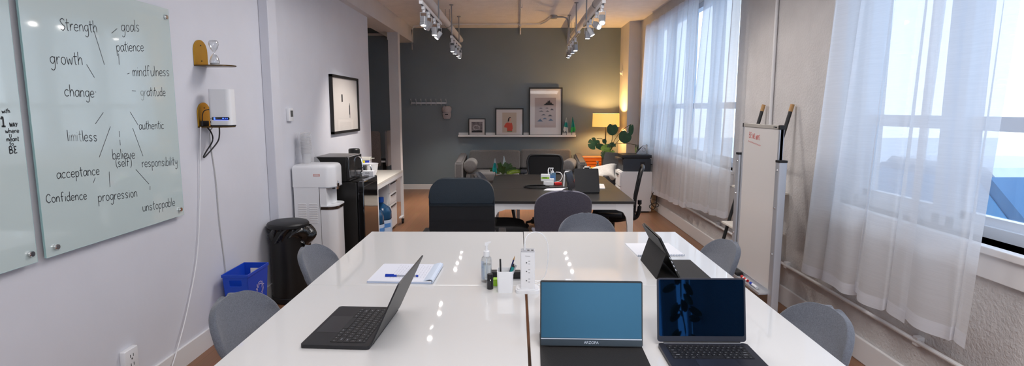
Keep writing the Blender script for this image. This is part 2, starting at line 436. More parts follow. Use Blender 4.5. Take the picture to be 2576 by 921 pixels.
for s in (-.81, .81):
    b = nb(); prism(b, [(.95, .98), (.55, 1.36), (-.9, 1.36), (-1.35, .98)], s-.005, s+.005, 'x'); obj('side_glass', b, mat('blue_side_glass', (.06, .24, .46), .1), t)
for y in (-1.25, 1.25):
    for x in (-.7, .7):
        b = nb(); cyl(b, (x-.1, y, .32), (x+.1, y, .32), .32, seg=24); obj('wheel', b, M['black_plastic'], t)

# ------------------------------------------------------------------ pipes and conduits
def pipe(name, pts, r, m, label, cat='pipe', clips=(), sm=0, seg=12):
    t = thing(name, label, cat, (0, 0, 0))
    b = nb(); tube(b, pts, r, seg, sm); obj('pipe', b, m, t)
    for c in clips:
        b = nb(); box(b, c, (.04, .04, .05), None, .004); obj('clip', b, m, t)
    return t
def hung_pipe(x, name, label, ys, y0):
    t = thing(name, label, 'pipe', (x, 0, 0))
    b = nb(); cyl(b, (0, y0, 2.85), (0, YF, 2.85), .048, seg=20); obj('pipe', b, M['trim'], t)
    for y in ys:
        b = nb(); cyl(b, (-.03, y, 2.90), (-.03, y, ZC), .004); cyl(b, (.03, y, 2.90), (.03, y, ZC), .004); lathe(b, [(.051, -.014), (.055, -.014), (.055, .014), (.051, .014)], 20, (0, y, 2.85), (R(90), 0, 0)); obj('hanger', b, M['steel'], t)
hung_pipe(-1.06, 'sprinkler_pipe', 'fat white pipe hung under the ceiling beside the left track lights', (8.85, 6.3), 3.0)
hung_pipe(.985, 'sprinkler_pipe', 'fat white pipe hung under the ceiling behind the right track lights', (7.2, 10.2), 3.0)
t = pipe('electrical_conduit', [(-1.90, 10.42, 2.62), (-1.90, 10.42, 2.98), (-1.86, 10.42, 3.035), (-1.75, 10.38, 3.045), (-1.40, 10.24, 3.045), (.05, 10.22, 3.045), (.42, 10.2, 3.045), (.50, 9.95, 3.045), (.57, 9.46, 3.045)], .014, M['trim'], 'thin white conduit running across the ceiling near the grey wall', 'conduit', sm=0)
t = pipe('electrical_conduit', [(.055, 3.0, 3.045), (.06, 9.6, 3.045), (.065, 10.7, 3.045), (.065, 10.86, 3.03), (.065, 10.865, 2.95)], .014, M['trim'], 'thin white conduit running lengthwise down the middle of the ceiling', 'conduit', [(.06, 8.5, 3.05), (.06, 10.22, 3.035)])
t = thing('junction_box', 'round grey junction box on the ceiling with a drooping flexible conduit', 'junction box', (.60, 9.42, ZC))
b = nb(); lathe(b, [(0, -.055), (.05, -.055), (.055, -.05), (.055, 0), (0, 0)], 20); obj('box', b, M['steel'], t)
b = nb(); tube(b, [(.05, 0, -.03), (.16, .03, -.03), (.23, .06, -.06), (.245, .07, -.18), (.23, .06, -.44)], .013, 8, 5); obj('flexible_conduit', b, M['steel'], t)
b = nb()
t = pipe('wall_conduit', [(XR-.016, 4.80, 1.10), (XR-.016, 4.81, ZC)], .013, M['trim'], 'thin white vertical conduit on the right wall between the windows', 'conduit', [(XR-.012, 4.80, 1.38), (XR-.012, 4.81, 2.5)])
t = pipe('wall_pipe', [(XR-.03, -1, .345), (XR-.03, 9.9, .33)], .012, M['trim'], 'thin white horizontal pipe low along the right wall', 'pipe', [(XR-.018, y, .34) for y in (1.2, 2.88, 4.35, 5.9, 7.4, 8.7)])

# ------------------------------------------------------------------ track lights
def lamp_spot(parent, loc, d, power, col=(1, .91, .84), size=R(70)):
    l = bpy.data.lights.new('spot', 'SPOT'); l.energy = power; l.color = col; l.spot_size = size; l.spot_blend = .7; l.shadow_soft_size = .035
    o = bpy.data.objects.new('spot_light', l); C.objects.link(o); o.parent = parent
    o.location = loc; o.rotation_euler = Vector(d).to_track_quat('-Z', 'Y').to_euler()
    return o
def track(x, y0, y1, rods, name, label):
    t = thing(name, label, 'track light rail', (x, y0, 2.6))
    L = y1-y0
    b = nb(); bx(b, -.018, .018, 0, L, -.012, .022, .002); obj('rail', b, M['white_plastic'], t)
    b = nb(); bx(b, -.008, .008, .03, L-.03, -.0135, -.0115); obj('slot', b, M['black_plastic'], t, smooth=False)
    for y in rods:
        b = nb(); cyl(b, (0, y-y0, .02), (0, y-y0, ZC-2.6), .009, seg=10); cyl(b, (0, y-y0, ZC-2.6-.012), (0, y-y0, ZC-2.6), .03, seg=16); obj('hanger_rod', b, M['steel'], t)
    return t
HEAD = None
def head(x, y, aim, label, power=45):
    global HEAD
    d = Vector(aim).normalized()
    if HEAD is None:
        t = thing('track_spotlight', label, 'spotlight', (x, y, 2.6), 0, 'track spotlights under the ceiling')
        b = nb(); bx(b, -.014, .014, -.045, .045, -.045, -.012, .003); cyl(b, (0, 0, -.045), (0, 0, -.07), .016, seg=12); obj('adapter', b, M['white_plastic'], t)
        b = nb(); bx(b, -.035, -.031, -.010, .010, -.145, -.068); bx(b, .031, .035, -.010, .010, -.145, -.068); bx(b, -.035, .035, -.010, .010, -.073, -.068); obj('yoke', b, M['alu'], t, smooth=False)
        b = nb()
        prism(b, rrect(-.029, .029, -.029, .029, .010), -.030, .022, 'z'); prism(b, rrect(-.031, .031, -.031, .031, .010), .025, .054, 'z')
        prism(b, rrect(-.025, .025, -.025, .025, .008), -.036, -.026, 'z'); prism(b, rrect(-.026, .026, -.026, .026, .008), .021, .027, 'z')
        h = obj('housing', b, mat('silver_housing', (.42, .43, .45), .4, metal=.3), t)
        b = nb(); lathe(b, [(0, .0545), (.024, .0545), (.024, .0565), (0, .0565)], 20); obj('lens', b, M['lens'], h)
        HEAD = t
    else:
        t = dup(HEAD, (x, y, 2.6), 0, label)
    for ch in t.children:
        if ch.name.startswith('housing'):
            ch.location = (0, 0, -.145); ch.rotation_euler = d.to_track_quat('Z', 'Y').to_euler()
    lamp_spot(t, Vector((0, 0, -.145))+d*.062, d, power)
    return t
track(-.945, 5.70, 7.15, (5.8, 7.0), 'track_rail', 'short white track rail hung at left above the room, nearer of the left pair')
track(-.955, 8.40, 9.72, (8.36+.1, 9.52), 'track_rail', 'short white track rail hung at left near the grey wall, farther of the left pair')
track(.850, 5.68, 7.30, (5.75, 7.1), 'track_rail', 'white track rail hung at right above the room, nearer of the right pair')
track(.850, 7.9, 9.60, (8.31, 9.4), 'track_rail', 'white track rail hung at right near the grey wall, farther of the right pair')
NTH = ['first', 'second', 'third', 'last']
for k, (y, a) in enumerate([(5.86, (-.05, -.12, -1)), (6.18, (-.75, .25, -1)), (6.62, (.0, -.1, -1)), (6.98, (-.7, -.2, -1))]):
    head(-.945, y, a, '%s white spotlight from the near end of the nearer left track rail' % NTH[k], 45 if k % 2 else 22)
for k, (y, a) in enumerate([(8.5, (0, -.05, -1)), (8.85, (-.1, .1, -1)), (9.2, (.2, .22, -1)), (9.55, (-.15, .2, -1))]):
    head(-.955, y, a, '%s white spotlight from the near end of the farther left track rail' % NTH[k], 110)
for k, (y, a) in enumerate([(5.80, (-.05, -.75, -1)), (6.2, (1.31, -1.9, -1.30)), (6.7, (.55, -.1, -1)), (6.95, (0, .05, -1))]):
    head(.85, y, a, '%s white spotlight from the near end of the nearer right track rail' % NTH[k])
for k, (y, a) in enumerate([(8.40, (.05, -.1, -1)), (8.8, (0, .1, -1)), (9.15, (-.25, .2, -1)), (9.5, (-.1, .2, -1))]):
    head(.85, y, a, '%s white spotlight from the near end of the farther right track rail' % NTH[k], 110)

# ------------------------------------------------------------------ handwriting
def circ(cx, cy, rx, ry, n=8): return [(cx+rx*math.sin(2*PI*k/n), cy+ry*math.cos(2*PI*k/n)) for k in range(n+1)]
G = {
 'a': [[(.8, .8), (.5, 1), (.15, .8), (.05, .4), (.25, .02), (.55, .1), (.8, .5)], [(.82, 1), (.8, .3), (.95, 0)]],
 'b': [[(.1, 1.8), (.1, 0)], [(.1, .6), (.4, 1), (.75, .8), (.75, .25), (.4, 0), (.1, .15)]],
 'c': [[(.8, .85), (.5, 1), (.15, .75), (.1, .3), (.4, 0), (.8, .15)]],
 'd': [[(.75, .8), (.45, 1), (.1, .7), (.1, .25), (.4, 0), (.75, .3)], [(.78, 1.8), (.75, .3), (.9, 0)]],
 'e': [[(.1, .5), (.75, .55), (.7, .9), (.4, 1), (.1, .7), (.1, .25), (.4, 0), (.8, .15)]],
 'f': [[(.75, 1.7), (.5, 1.8), (.35, 1.5), (.3, 0)], [(.1, .95), (.65, 1)]],
 'g': [[(.75, .85), (.45, 1), (.1, .75), (.15, .25), (.5, .1), (.75, .5)], [(.78, 1), (.75, -.4), (.45, -.8), (.1, -.6)]],
 'h': [[(.1, 1.8), (.1, 0)], [(.1, .5), (.4, 1), (.7, .8), (.75, 0)]],
 'i': [[(.1, 1), (.12, 0)], [(.1, 1.35), (.13, 1.42)]],
 'l': [[(.1, 1.8), (.12, 0)]],
 'm': [[(.1, 1), (.1, 0)], [(.1, .6), (.3, 1), (.5, .8), (.5, 0)], [(.5, .6), (.75, 1), (.95, .8), (.97, 0)]],
 'n': [[(.1, 1), (.1, 0)], [(.1, .6), (.4, 1), (.7, .8), (.75, 0)]],
 'o': [circ(.45, .5, .36, .5)],
 'p': [[(.1, 1), (.08, -.8)], [(.1, .7), (.45, 1), (.75, .75), (.7, .25), (.4, 0), (.1, .2)]],
 'r': [[(.1, 1), (.12, 0)], [(.12, .5), (.35, .95), (.65, .95)]],
 's': [[(.7, .85), (.4, 1), (.12, .8), (.35, .5), (.68, .3), (.45, 0), (.08, .12)]],
 't': [[(.3, 1.7), (.28, .2), (.5, 0)], [(0, 1.1), (.65, 1.15)]],
 'u': [[(.1, 1), (.12, .25), (.4, 0), (.72, .3)], [(.75, 1), (.78, 0)]],
 'v': [[(.05, 1), (.4, 0), (.75, 1)]],
 'w': [[(.05, 1), (.25, 0), (.5, .8), (.75, 0), (1, 1)]],
 'y': [[(.1, 1), (.15, .5), (.45, .35), (.72, .6)], [(.78, 1), (.7, -.4), (.35, -.8), (.05, -.6)]],
 '(': [[(.5, 1.8), (.2, 1.2), (.2, .3), (.5, -.3)]], ')': [[(.1, 1.8), (.4, 1.2), (.4, .3), (.1, -.3)]],
 'S': [[(.85, 1.45), (.5, 1.7), (.1, 1.4), (.4, .9), (.85, .5), (.5, 0), (.05, .2)]],
 'C': [[(1.0, 1.3), (.6, 1.6), (.15, 1.1), (.15, .4), (.55, 0), (1.0, .25)]],
 'B': [[(.1, 1.6), (.1, 0)], [(.1, 1.6), (.6, 1.5), (.6, 1.0), (.15, .85)], [(.15, .85), (.75, .7), (.7, .15), (.1, 0)]],
 'E': [[(.7, 1.5), (.15, 1.5), (.3, .85), (.15, .05), (.75, .1)], [(.2, .8), (.6, .85)]],
 'W': [[(.05, 1.6), (.3, 0), (.55, 1.2), (.8, 0), (1.05, 1.6)]], 'A': [[(.05, 0), (.45, 1.6), (.85, 0)], [(.2, .6), (.7, .6)]],
 'Y': [[(.05, 1.6), (.4, .8)], [(.8, 1.6), (.35, 0)]], 'U': [[(.1, 1.5), (.15, .2), (.5, .05), (.8, .3), (.8, 1.5)]],
 'R': [[(.1, 0), (.1, 1.6), (.7, 1.4), (.6, .85), (.1, .8), (.8, 0)]], '1': [[(.0, 1.3), (.35, 1.7), (.35, 0)], [(.0, 0), (.7, 0)]],
}
WID = {'i': .35, 'l': .35, 'm': 1.15, 'w': 1.15, 't': .75, 'r': .75, '(': .6, ')': .6, 'W': 1.2, 'C': 1.15}
def strokes(word, i0=0, i1=99):
    x = 0; out = []
    for i, ch in enumerate(word):
        for s in (G[ch] if i0 <= i < i1 else ()):
            out.append([(x+u, v) for u, v in smooth2(s)])
        x += WID.get(ch, .98)
    return out, x-.1
def smooth2(s):
    if len(s) < 3: return s
    return [(p.x, p.y) for p in smooth_pts([(u, v, 0) for u, v in s], 4)]
def ribbon(bm, pts3, w, nrm):
    # flat marker stroke: pts3 list of Vector on a plane with normal nrm
    L = []; Rr = []
    n = len(pts3)
    for i, p in enumerate(pts3):
        t = pts3[min(i+1, n-1)]-pts3[max(i-1, 0)]
        if t.length < 1e-9: t = Vector((0, 0, 1))
        s = t.normalized().cross(nrm)*w/2
        L.append(bm.verts.new(p+s)); Rr.append(bm.verts.new(p-s))
    for i in range(n-1): bm.faces.new((L[i], L[i+1], Rr[i+1], Rr[i]))
def hand(bm, word, p0, p1, place, nrm, w, hscale=1.0, i0=0, i1=99):
    # p0,p1: (u,v) start and end of the base line; place maps (u,v) to 3D
    st, L = strokes(word, i0, i1); du, dv = p1[0]-p0[0], p1[1]-p0[1]; k = math.hypot(du, dv)/L
    for s in st:
        pts = []
        for a, c in s:
            pts.append(place(p0[0]+du*a/L-dv*c/L*hscale*0, p0[1]+dv*a/L+c*k*hscale))
        ribbon(bm, pts, w, nrm)

# ------------------------------------------------------------------ glass marker boards on the left wall
def glass_board(y0, y1, z0, z1, screws, label):
    t = thing('glass_marker_board', label, 'whiteboard', (XL, (y0+y1)/2, z0))
    ym = (y0+y1)/2
    b = nb(); bx(b, .028, .036, y0-ym, y1-ym, 0, z1-z0); obj('glass_panel', b, M['board_glass'], t, smooth=False)
    b = nb()
    bx(b, .0275, .0365, y0-ym-.001, y0-ym, 0, z1-z0); bx(b, .0275, .0365, y1-ym, y1-ym+.001, 0, z1-z0); bx(b, .0275, .0365, y0-ym, y1-ym, -.001, 0)
    obj('glass_edge', b, M['board_edge'], t, smooth=False)
    for y, z in screws:
        b = nb(); lathe(b, [(0, 0), (.009, 0), (.009, .036), (.0125, .037), (.0125, .046), (.011, .049), (0, .049)], 18, (0, y-ym, z-z0), (0, R(90), 0)); obj('standoff_screw', b, M['chrome'], t)
    return t, ym, z0
GX = .0365
bd, ym, z0 = glass_board(2.322, 3.322, .935, 2.135, [(2.373, .972), (3.281, .973), (3.288, 2.086), (2.373, 2.09)], 'pale green glass marker board covered with handwritten words, right of two')
N = Vector((1, 0, 0))
place = lambda y, z: Vector((GX, y-ym, z-z0))
WORDS = [('Strength', 2.523, 1.921, 2.746, 1.94), ('goals', 2.913, 1.965, 3.058, 1.986), ('patience', 2.865, 1.863, 3.077, 1.885), ('growth', 2.448, 1.769, 2.635, 1.779), ('mindfulness', 2.97, 1.746, 3.288, 1.765), ('change', 2.508, 1.634, 2.687, 1.631), ('gratitude', 3.02, 1.645, 3.236, 1.65), ('limitless', 2.499, 1.435, 2.68, 1.424), ('authentic', 2.984, 1.468, 3.197, 1.464), ('believe', 2.767, 1.329, 2.933, 1.318), ('(self)', 2.784, 1.289, 2.903, 1.281), ('responsibility', 2.98, 1.267, 3.297, 1.247), ('acceptance', 2.419, 1.275, 2.672, 1.264), ('Confidence', 2.35, 1.179, 2.578, 1.159), ('progression', 2.645, 1.135, 2.925, 1.117), ('unstoppable', 2.955, 1.03, 3.243, 1.013)]
for w, a, bb, c, d in WORDS:
    for i0, i1, mm in {'gratitude': [(0, 2, 'ink_faint'), (2, 9, 'ink')], 'limitless': [(0, 1, 'ink'), (1, 5, 'ink_faint'), (5, 9, 'ink')]}.get(w, [(0, 99, 'ink')]):
        b = nb(); hand(b, w, (a, bb-.010), (c, d-.010), place, N, .0038, .94, i0, i1)
        obj('handwriting', b, M[mm], bd, smooth=False, recalc=False)
LINES = [((2.724, 1.934), (2.772, 1.78)), ((2.841, 1.938), (2.884, 1.967)), ((2.879, 1.843), (2.875, 1.788)), ((2.656, 1.773), (2.698, 1.715)), ((2.928, 1.745), (2.946, 1.751)), ((2.953, 1.661), (2.984, 1.66)), ((2.694, 1.648), (2.699, 1.646)), ((2.675, 1.496), (2.734, 1.55)), ((2.926, 1.551), (2.979, 1.481)), ((2.679, 1.336), (2.773, 1.481)), ((2.831, 1.456), (2.83, 1.426)), ((2.831, 1.412), (2.83, 1.384)), ((2.934, 1.468), (2.996, 1.315)), ((2.93, 1.251), (3.025, 1.16)), ((2.736, 1.261), (2.731, 1.184)), ((2.641, 1.243), (2.626, 1.22)), ((3.033, 1.148), (3.03, 1.127))]
for p, q in LINES:
    b = nb(); ribbon(b, [place(*p), place(*q)], .0032, N); obj('drawn_line', b, M['ink'], bd, smooth=False, recalc=False)
bd, ym, z0 = glass_board(1.27, 2.276, .932, 2.135, [(2.244, .974), (2.244, 2.09), (1.31, .974), (1.31, 2.09)], 'pale green glass marker board with a short motto, cut by the left frame edge')
place = lambda y, z: Vector((GX, y-ym, z-z0))
for w, a, bb, c, d, wd in [('with', 2.192, 1.551, 2.228, 1.552, .004), ('1', 2.184, 1.500, 2.206, 1.499, .009), ('WAY', 2.219, 1.498, 2.255, 1.496, .005), ('where', 2.197, 1.473, 2.259, 1.472, .004), ('U', 2.212, 1.456, 2.222, 1.455, .004), ('meant', 2.198, 1.441, 2.255, 1.44, .004), ('to', 2.209, 1.423, 2.227, 1.423, .004), ('BE', 2.204, 1.392, 2.242, 1.392, .006)]:
    b = nb(); hand(b, w, (a, bb), (c, d), place, N, wd*.8, .85); obj('handwriting', b, M['ink'], bd, smooth=False, recalc=False)

# ------------------------------------------------------------------ brass wall shelves, hourglass, router
def wall_shelf(y0, y1, zs, zt, depth, label):
    yc = (y0+y1)/2; w = (y1-y0)/2
    t = thing('wall_shelf', label, 'wall shelf', (XL, yc, zs))
    h = zt-zs
    arc = [(-w, 0), (w, 0)]+[(w*math.cos(R(a)), h-w*.95+w*.95*math.sin(R(a))) for a in range(0, 181, 12)]
    b = nb(); prism(b, arc, .001, .010, 'x'); obj('back_plate', b, M['gold'], t)
    for z in (.03, h-.035):
        b = nb(); cyl(b, (.009, 0, z), (.013, 0, z), .004, seg=12); obj('screw', b, M['black_plastic'], t)
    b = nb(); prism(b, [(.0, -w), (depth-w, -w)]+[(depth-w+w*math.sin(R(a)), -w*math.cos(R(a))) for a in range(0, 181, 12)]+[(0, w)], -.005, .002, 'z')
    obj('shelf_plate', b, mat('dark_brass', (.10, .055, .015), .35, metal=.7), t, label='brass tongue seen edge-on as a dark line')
    return t
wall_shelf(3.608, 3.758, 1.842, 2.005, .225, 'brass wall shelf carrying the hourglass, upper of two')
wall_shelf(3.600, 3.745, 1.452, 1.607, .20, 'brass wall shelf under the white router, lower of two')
t = thing('hourglass', 'clear glass hourglass on the upper brass wall shelf', 'hourglass', (XL+.085, 3.70, 1.844))
pr_ = [(0, .002), (.024, .003), (.029, .015), (.030, .03), (.022, .055), (.004, .080), (.004, .084), (.022, .108), (.030, .134), (.029, .150), (.022, .160), (0, .162)]
b = nb(); lathe(b, pr_, 28); obj('glass_bulbs', b, M['clear'], t, ang=80)
b = nb(); lathe(b, [(0, .004), (.026, .005), (.0275, .014), (.018, .019), (0, .021)], 24); obj('sand', b, M['paper'], t)
t = thing('router', 'tall white router with a blue display on the lower wall shelf', 'router', (XL+.105, 3.68, 1.454))
b = nb(); prism(b, rrect(-.048, .088, -.05, .05, .025), 0, .008, 'z'); obj('foot', b, M['black_plastic'], t)
b = nb(); prism(b, rrect(-.050, .092, -.05, .05, .028, 8), .008, .238, 'z'); obj('body', b, M['white_plastic'], t, ang=30)
b = nb(); prism(b, rrect(-.028, .088, .040, .060, .010, 6), -.0508, -.0495, 'y'); d = obj('display', b, M['black_gloss'], t, smooth=False)
b = nb(); bx(b, -.014, -.004, -.0515, -.0505, .043, .057); bx(b, .042, .052, -.0515, -.0505, .049, .054); bx(b, .06, .064, -.0515, -.0505, .049, .054); bx(b, .07, .076, -.0515, -.0505, .049, .054); bx(b, -.015, .08, -.0515, -.0505, .0405, .042); obj('blue_light', b, M['led'], d, smooth=False)
b = nb(); bx(b, -.038, -.034, -.0465, -.0445, .046, .052); bx(b, -.040, -.034, -.0465, -.0440, .024, .034); obj('port', b, M['black_plastic'], t, smooth=False)
t = thing('power_adapter', 'black power adapter squeezed behind the router on the lower wall shelf', 'power adapter', (XL+.012, 3.655, 1.455))
b = nb(); bx(b, 0, .018, -.045, .03, 0, .035, .004); obj('block', b, M['black_plastic'], t)
b = nb(); tube(b, [(.008, -.03, .03), (.010, -.03, .07), (.02, -.02, .10), (.05, 0, .108)], .003, 8, 5); obj('lead', b, M['black_plastic'], t)
b = nb(); tube(b, [(.028, -.02, -.003), (.035, .02, -.05), (.030, .03, -.10), (.015, -.02, -.16), (.012, -.055, -.195), (.02, -.04, -.19), (.045, .06, -.11), (.05, .085, -.06), (.05, .09, -.004)], .0045, 8, 6); obj('hanging_cord', b, M['black_plastic'], t)
b = nb(); tube(b, [(XL+.02, 3.60, 1.452), (XL+.016, 3.58, 1.30), (XL+.012, 3.545, 1.0), (XL+.012, 3.47, .65), (XL+.014, 3.33, .36), (XL+.022, 3.17, .14), (XL+.03, 3.05, .03), (XL+.03, 2.95, .006)], .0038, 8, 8)
single('white_cable', b, M['white_plastic'], 'thin white cable hanging from the lower shelf and curving to the floor', 'cable')
b = nb(); tube(b, [(XL+.04, 3.70, 1.445), (XL+.008, 3.72, 1.38), (XL+.006, 3.76, 1.1), (XL+.006, 3.77, .8), (XL+.006, 3.80, .5), (XL+.02, 3.81, .2), (XL+.02, 3.81, .006)], .0035, 8, 8)
single('grey_cable', b, mat('grey_cable', (.50, .50, .50), .5), 'thin grey cable hanging behind the blue recycling bin', 'cable')
t = thing('wall_outlet', 'white surface-mounted wall outlet low on the left wall', 'outlet', (XL, 2.782, .19))
b = nb(); bx(b, 0, .030, -.052, .052, 0, .135, .006, 3); obj('cover', b, M['white_plastic'], t)
b = nb()
for z in (.098, .05): bx(b, .0295, .031, -.013, -.009, z-.008, z+.008); bx(b, .0295, .031, .009, .013, z-.008, z+.008); cyl(b, (.029, 0, z-.017), (.031, 0, z-.017), .005, seg=10)
obj('sockets', b, M['pebble'], t, smooth=False)
t = thing('thermostat', 'small white thermostat on the left wall beside the corner post', 'thermostat', (XL, 5.05, 1.455))
b = nb(); bx(b, 0, .028, -.05, .05, 0, .115, .006, 3); obj('housing', b, M['white_plastic'], t)
b = nb(); bx(b, .0275, .0295, -.02, .035, .04, .095); obj('screen', b, M['pebble'], t, smooth=False)

# big framed picture on the left wall
t = thing('framed_picture', 'large black framed abstract picture with two small dark marks on the left wall', 'picture', (XL, 6.70, 1.285))
b = nb(); w, h = 1.04, .655
for s in ((-w/2, -w/2+.028, 0, h), (w/2-.028, w/2, 0, h), (-w/2, w/2, 0, .028), (-w/2, w/2, h-.028, h)): bx(b, .004, .035, *s)
obj('frame', b, M['black_satin'], t, smooth=False)
b = nb(); bx(b, .004, .018, -w/2+.02, w/2-.02, .02, h-.02); obj('mount', b, M['mount_warm'], t, smooth=False)
b = nb(); bx(b, .018, .0188, -.15, -.105, .36, .445); bx(b, .018, .0188, .135, .17, .21, .32); bx(b, .018, .0188, .15, .163, .32, .345); bx(b, .018, .0188, .148, .163, .17, .21); obj('ink_marks', b, M['dark_print'], t, smooth=False)
b = nb(); bx(b, .022, .0235, -w/2+.025, w/2-.025, .025, h-.025); obj('glazing', b, M['art_glass'], t, smooth=False)

# ------------------------------------------------------------------ bins
t = thing('trash_can', 'tall black pedal bin with a bag over its rim beside the left wall', 'bin', (-1.865, 4.49, 0))
b = nb(); lathe(b, [(0, .005), (.150, .005), (.152, .03), (.150, .045), (.147, .05)], 32); obj('base_ring', b, M['black_plastic'], t)
b = nb(); lathe(b, [(0, .045), (.145, .045), (.145, .60), (.138, .605), (0, .605)], 40); obj('body', b, M['black_satin'], t)
b = nb(); lathe(b, [(0, .665), (.06, .668), (.13, .662), (.155, .652), (.163, .640), (.163, .622), (.157, .615), (0, .615)], 40); obj('lid', b, M['black_plastic'], t)
random.seed(3)
def bagfn(u, v):
    a = 2*PI*u
    lump = max(0, math.cos(a-R(5)))**3
    r = .150+.012*math.sin(a*9+v*5)+.010*math.sin(a*17+v*9)*v+lump*.07*math.sin(PI*min(1, v*1.1+.1))
    z = .622-v*(.085+.03*math.sin(a*3+1)+lump*.10)
    return (r*math.cos(a), r*math.sin(a), z)
b = nb(); grid(b, bagfn, 90, 14); bmesh.ops.remove_doubles(b, verts=b.verts, dist=.0005); obj('bag_overhang', b, M['bag'], t, ang=80)
b = nb(); bx(b, -.03, .03, -.19, -.145, .01, .022, .004); b2 = obj('pedal', b, M['black_plastic'], t); b2.rotation_euler = (0, 0, R(60))
t = thing('recycling_bin', 'blue plastic recycling bin with a recycling symbol, against the left wall', 'recycling bin', (-1.905, 3.825, 0))
def binwall(b):
    # tapered open box with hand holes in the two short ends
    T = (.085, .155, .450); Bm = (.065, .12, 0)
    def P(sx, sy, f): return (sx*(Bm[0]+(T[0]-Bm[0])*f), sy*(Bm[1]+(T[1]-Bm[1])*f), T[2]*f)
    def quad(A, Bq, C_, D):
        b.faces.new([b.verts.new(p) for p in (A, Bq, C_, D)])
    for s in (-1, 1):
        quad(P(s, -1, 0), P(s, 1, 0), P(s, 1, 1), P(s, -1, 1))
        # end walls: split in cells with the hole left out
        us = [-1, -.5, .5, 1]; vs_ = [0, .82, .92, 1]
        for i in range(3):
            for j in range(3):
                if i == 1 and j == 1: continue
                quad(P(us[i], s, vs_[j]), P(us[i+1], s, vs_[j]), P(us[i+1], s, vs_[j+1]), P(us[i], s, vs_[j+1]))
    quad(P(-1, -1, 0), P(1, -1, 0), P(1, 1, 0), P(-1, 1, 0))
    bmesh.ops.remove_doubles(b, verts=b.verts, dist=.0005)
b = nb(); binwall(b); o = obj('body', b, M['bin_blue'], t, smooth=False); solid(o, .004)
b = nb(); r = [(-.088, -.158), (.088, -.158), (.088, .158), (-.088, .158)]
for sx in (-.088, .088): bx(b, sx-.003, sx+.003, -.161, .161, .434, .453)
for sy in (-.158, .158): bx(b, -.085, .085, sy-.003, sy+.003, .434, .453)
obj('rim', b, M['bin_blue'], t, smooth=False)
b = nb()
for k in range(3):   # three chasing arrows
    a = R(90+120*k)
    q = lambda u, v: (.1145+v*.07+.0015-.0, u, v+.30)
    def ro(u, v): return (u*math.cos(a-R(90))-v*math.sin(a-R(90)), u*math.sin(a-R(90))+v*math.cos(a-R(90)))
    for seg in ([(-.045, .028), (-.02, .055), (.02, .055), (.036, .032)], [(.018, .030), (.036, .030), (.046, .048)], [(-.028, .02), (-.045, .028), (-.05, .05)], [(-.028, .018), (-.008, .04), (.012, .04), (.020, .03)]):
        pts = []
        for u, v in seg:
            u2, v2 = ro(u*.95, v*.95)
            zz = .300+v2
            pts.append(Vector((.065+.02*zz/.45+.0045, u2+.02, zz)))
        ribbon(b, pts, .0055, Vector((1, 0, 0)))
obj('recycling_symbol', b, mat('pale_pink_print', (.55, .50, .70), .6), t, smooth=False, recalc=False)

# ------------------------------------------------------------------ water cooler with cups
t = thing('water_cooler', 'tall white water cooler standing by the left wall', 'water cooler', (-1.82, 5.17, 0))
# local: back x=-.20, rounded front x=+.17 ; near side y=-.15
def plan(x0, xf=.17, hw=.15, r=.085, n=7):
    o = [(x0, hw), (x0, -hw)]
    o += [(xf-r+r*math.sin(R(90*k/n)), -hw+r-r*math.cos(R(90*k/n))) for k in range(n+1)]
    o += [(xf-r+r*math.cos(R(90*k/n)), hw-r+r*math.sin(R(90*k/n))) for k in range(n+1)]
    return o
b = nb(); bx(b, -.20, .035, -.148, .148, .02, .87); bx(b, .03, .095, -.148, .148, .66, .87); obj('body', b, M['white_plastic'], t, smooth=False)
b = nb(); 
rows = []
for ins, z in ((0, .862), (0, 1.030), (.004, 1.046), (.012, 1.058), (.025, 1.065), (.05, 1.067)):
    rows.append([b.verts.new(((x+.0175)*(1-ins/.187)-.0175, y*(1-ins/.15), z)) for x, y in plan(-.205)])
for p, q in zip(rows[:-1], rows[1:]):
    for i in range(len(p)): b.faces.new((p[i], p[(i+1) % len(p)], q[(i+1) % len(p)], q[i]))
b.faces.new(rows[0][::-1]); b.faces.new(rows[-1]); obj('hood', b, M['white_plastic'], t, ang=50)
for sx in (-.165, -.065):
    for k in range(9):
        z = .70-k*.021; b = nb(); bx(b, sx, sx+.075, -.1515, -.148, z, z+.011, .0015, 1); obj('vent_louvre', b, M['trim'], t)
b = nb(); prism(b, plan(.04, .175, .150), .05, .655, 'z'); obj('front_door', b, M['white_plastic'], t, ang=40)
b = nb(); prism(b, plan(.04, .180, .152), .655, .682, 'z'); obj('tray_band', b, mat('bronze_band', (.10, .07, .055), .2, metal=.7), t, ang=40)
b = nb(); prism(b, plan(.04, .185, .154), .682, .691, 'z'); cyl(b, (.13, 0, .691), (.13, 0, .695), .035, seg=20); obj('drip_tray', b, M['white_plastic'], t, ang=40)
b = nb(); prism(b, plan(.03, .172, .152), .855, .863, 'z'); obj('hood_trim', b, M['alu'], t, ang=40)
b = nb(); lathe(b, [(0, 0), (.014, .002), (.020, .02), (.020, .06), (.012, .08), (0, .082)], 16, (.165, -.05, .830)); obj('tap', b, M['chrome'], t)
b = nb(); cyl(b, (.13, -.04, .855), (.13, -.04, .83), .012); obj('spout', b, M['pebble'], t)
b = nb(); bx(b, -.015, .045, -.1510, -.1500, .960, .982); obj('warning_label', b, mat('warning_label', (.70, .38, .34), .5), t, smooth=False)
b = nb(); bx(b, -.008, .038, -.1514, -.1510, .964, .967); bx(b, -.004, .034, -.1514, -.1510, .972, .977); obj('label_print', b, M['paper'], t, smooth=False)
cup = None
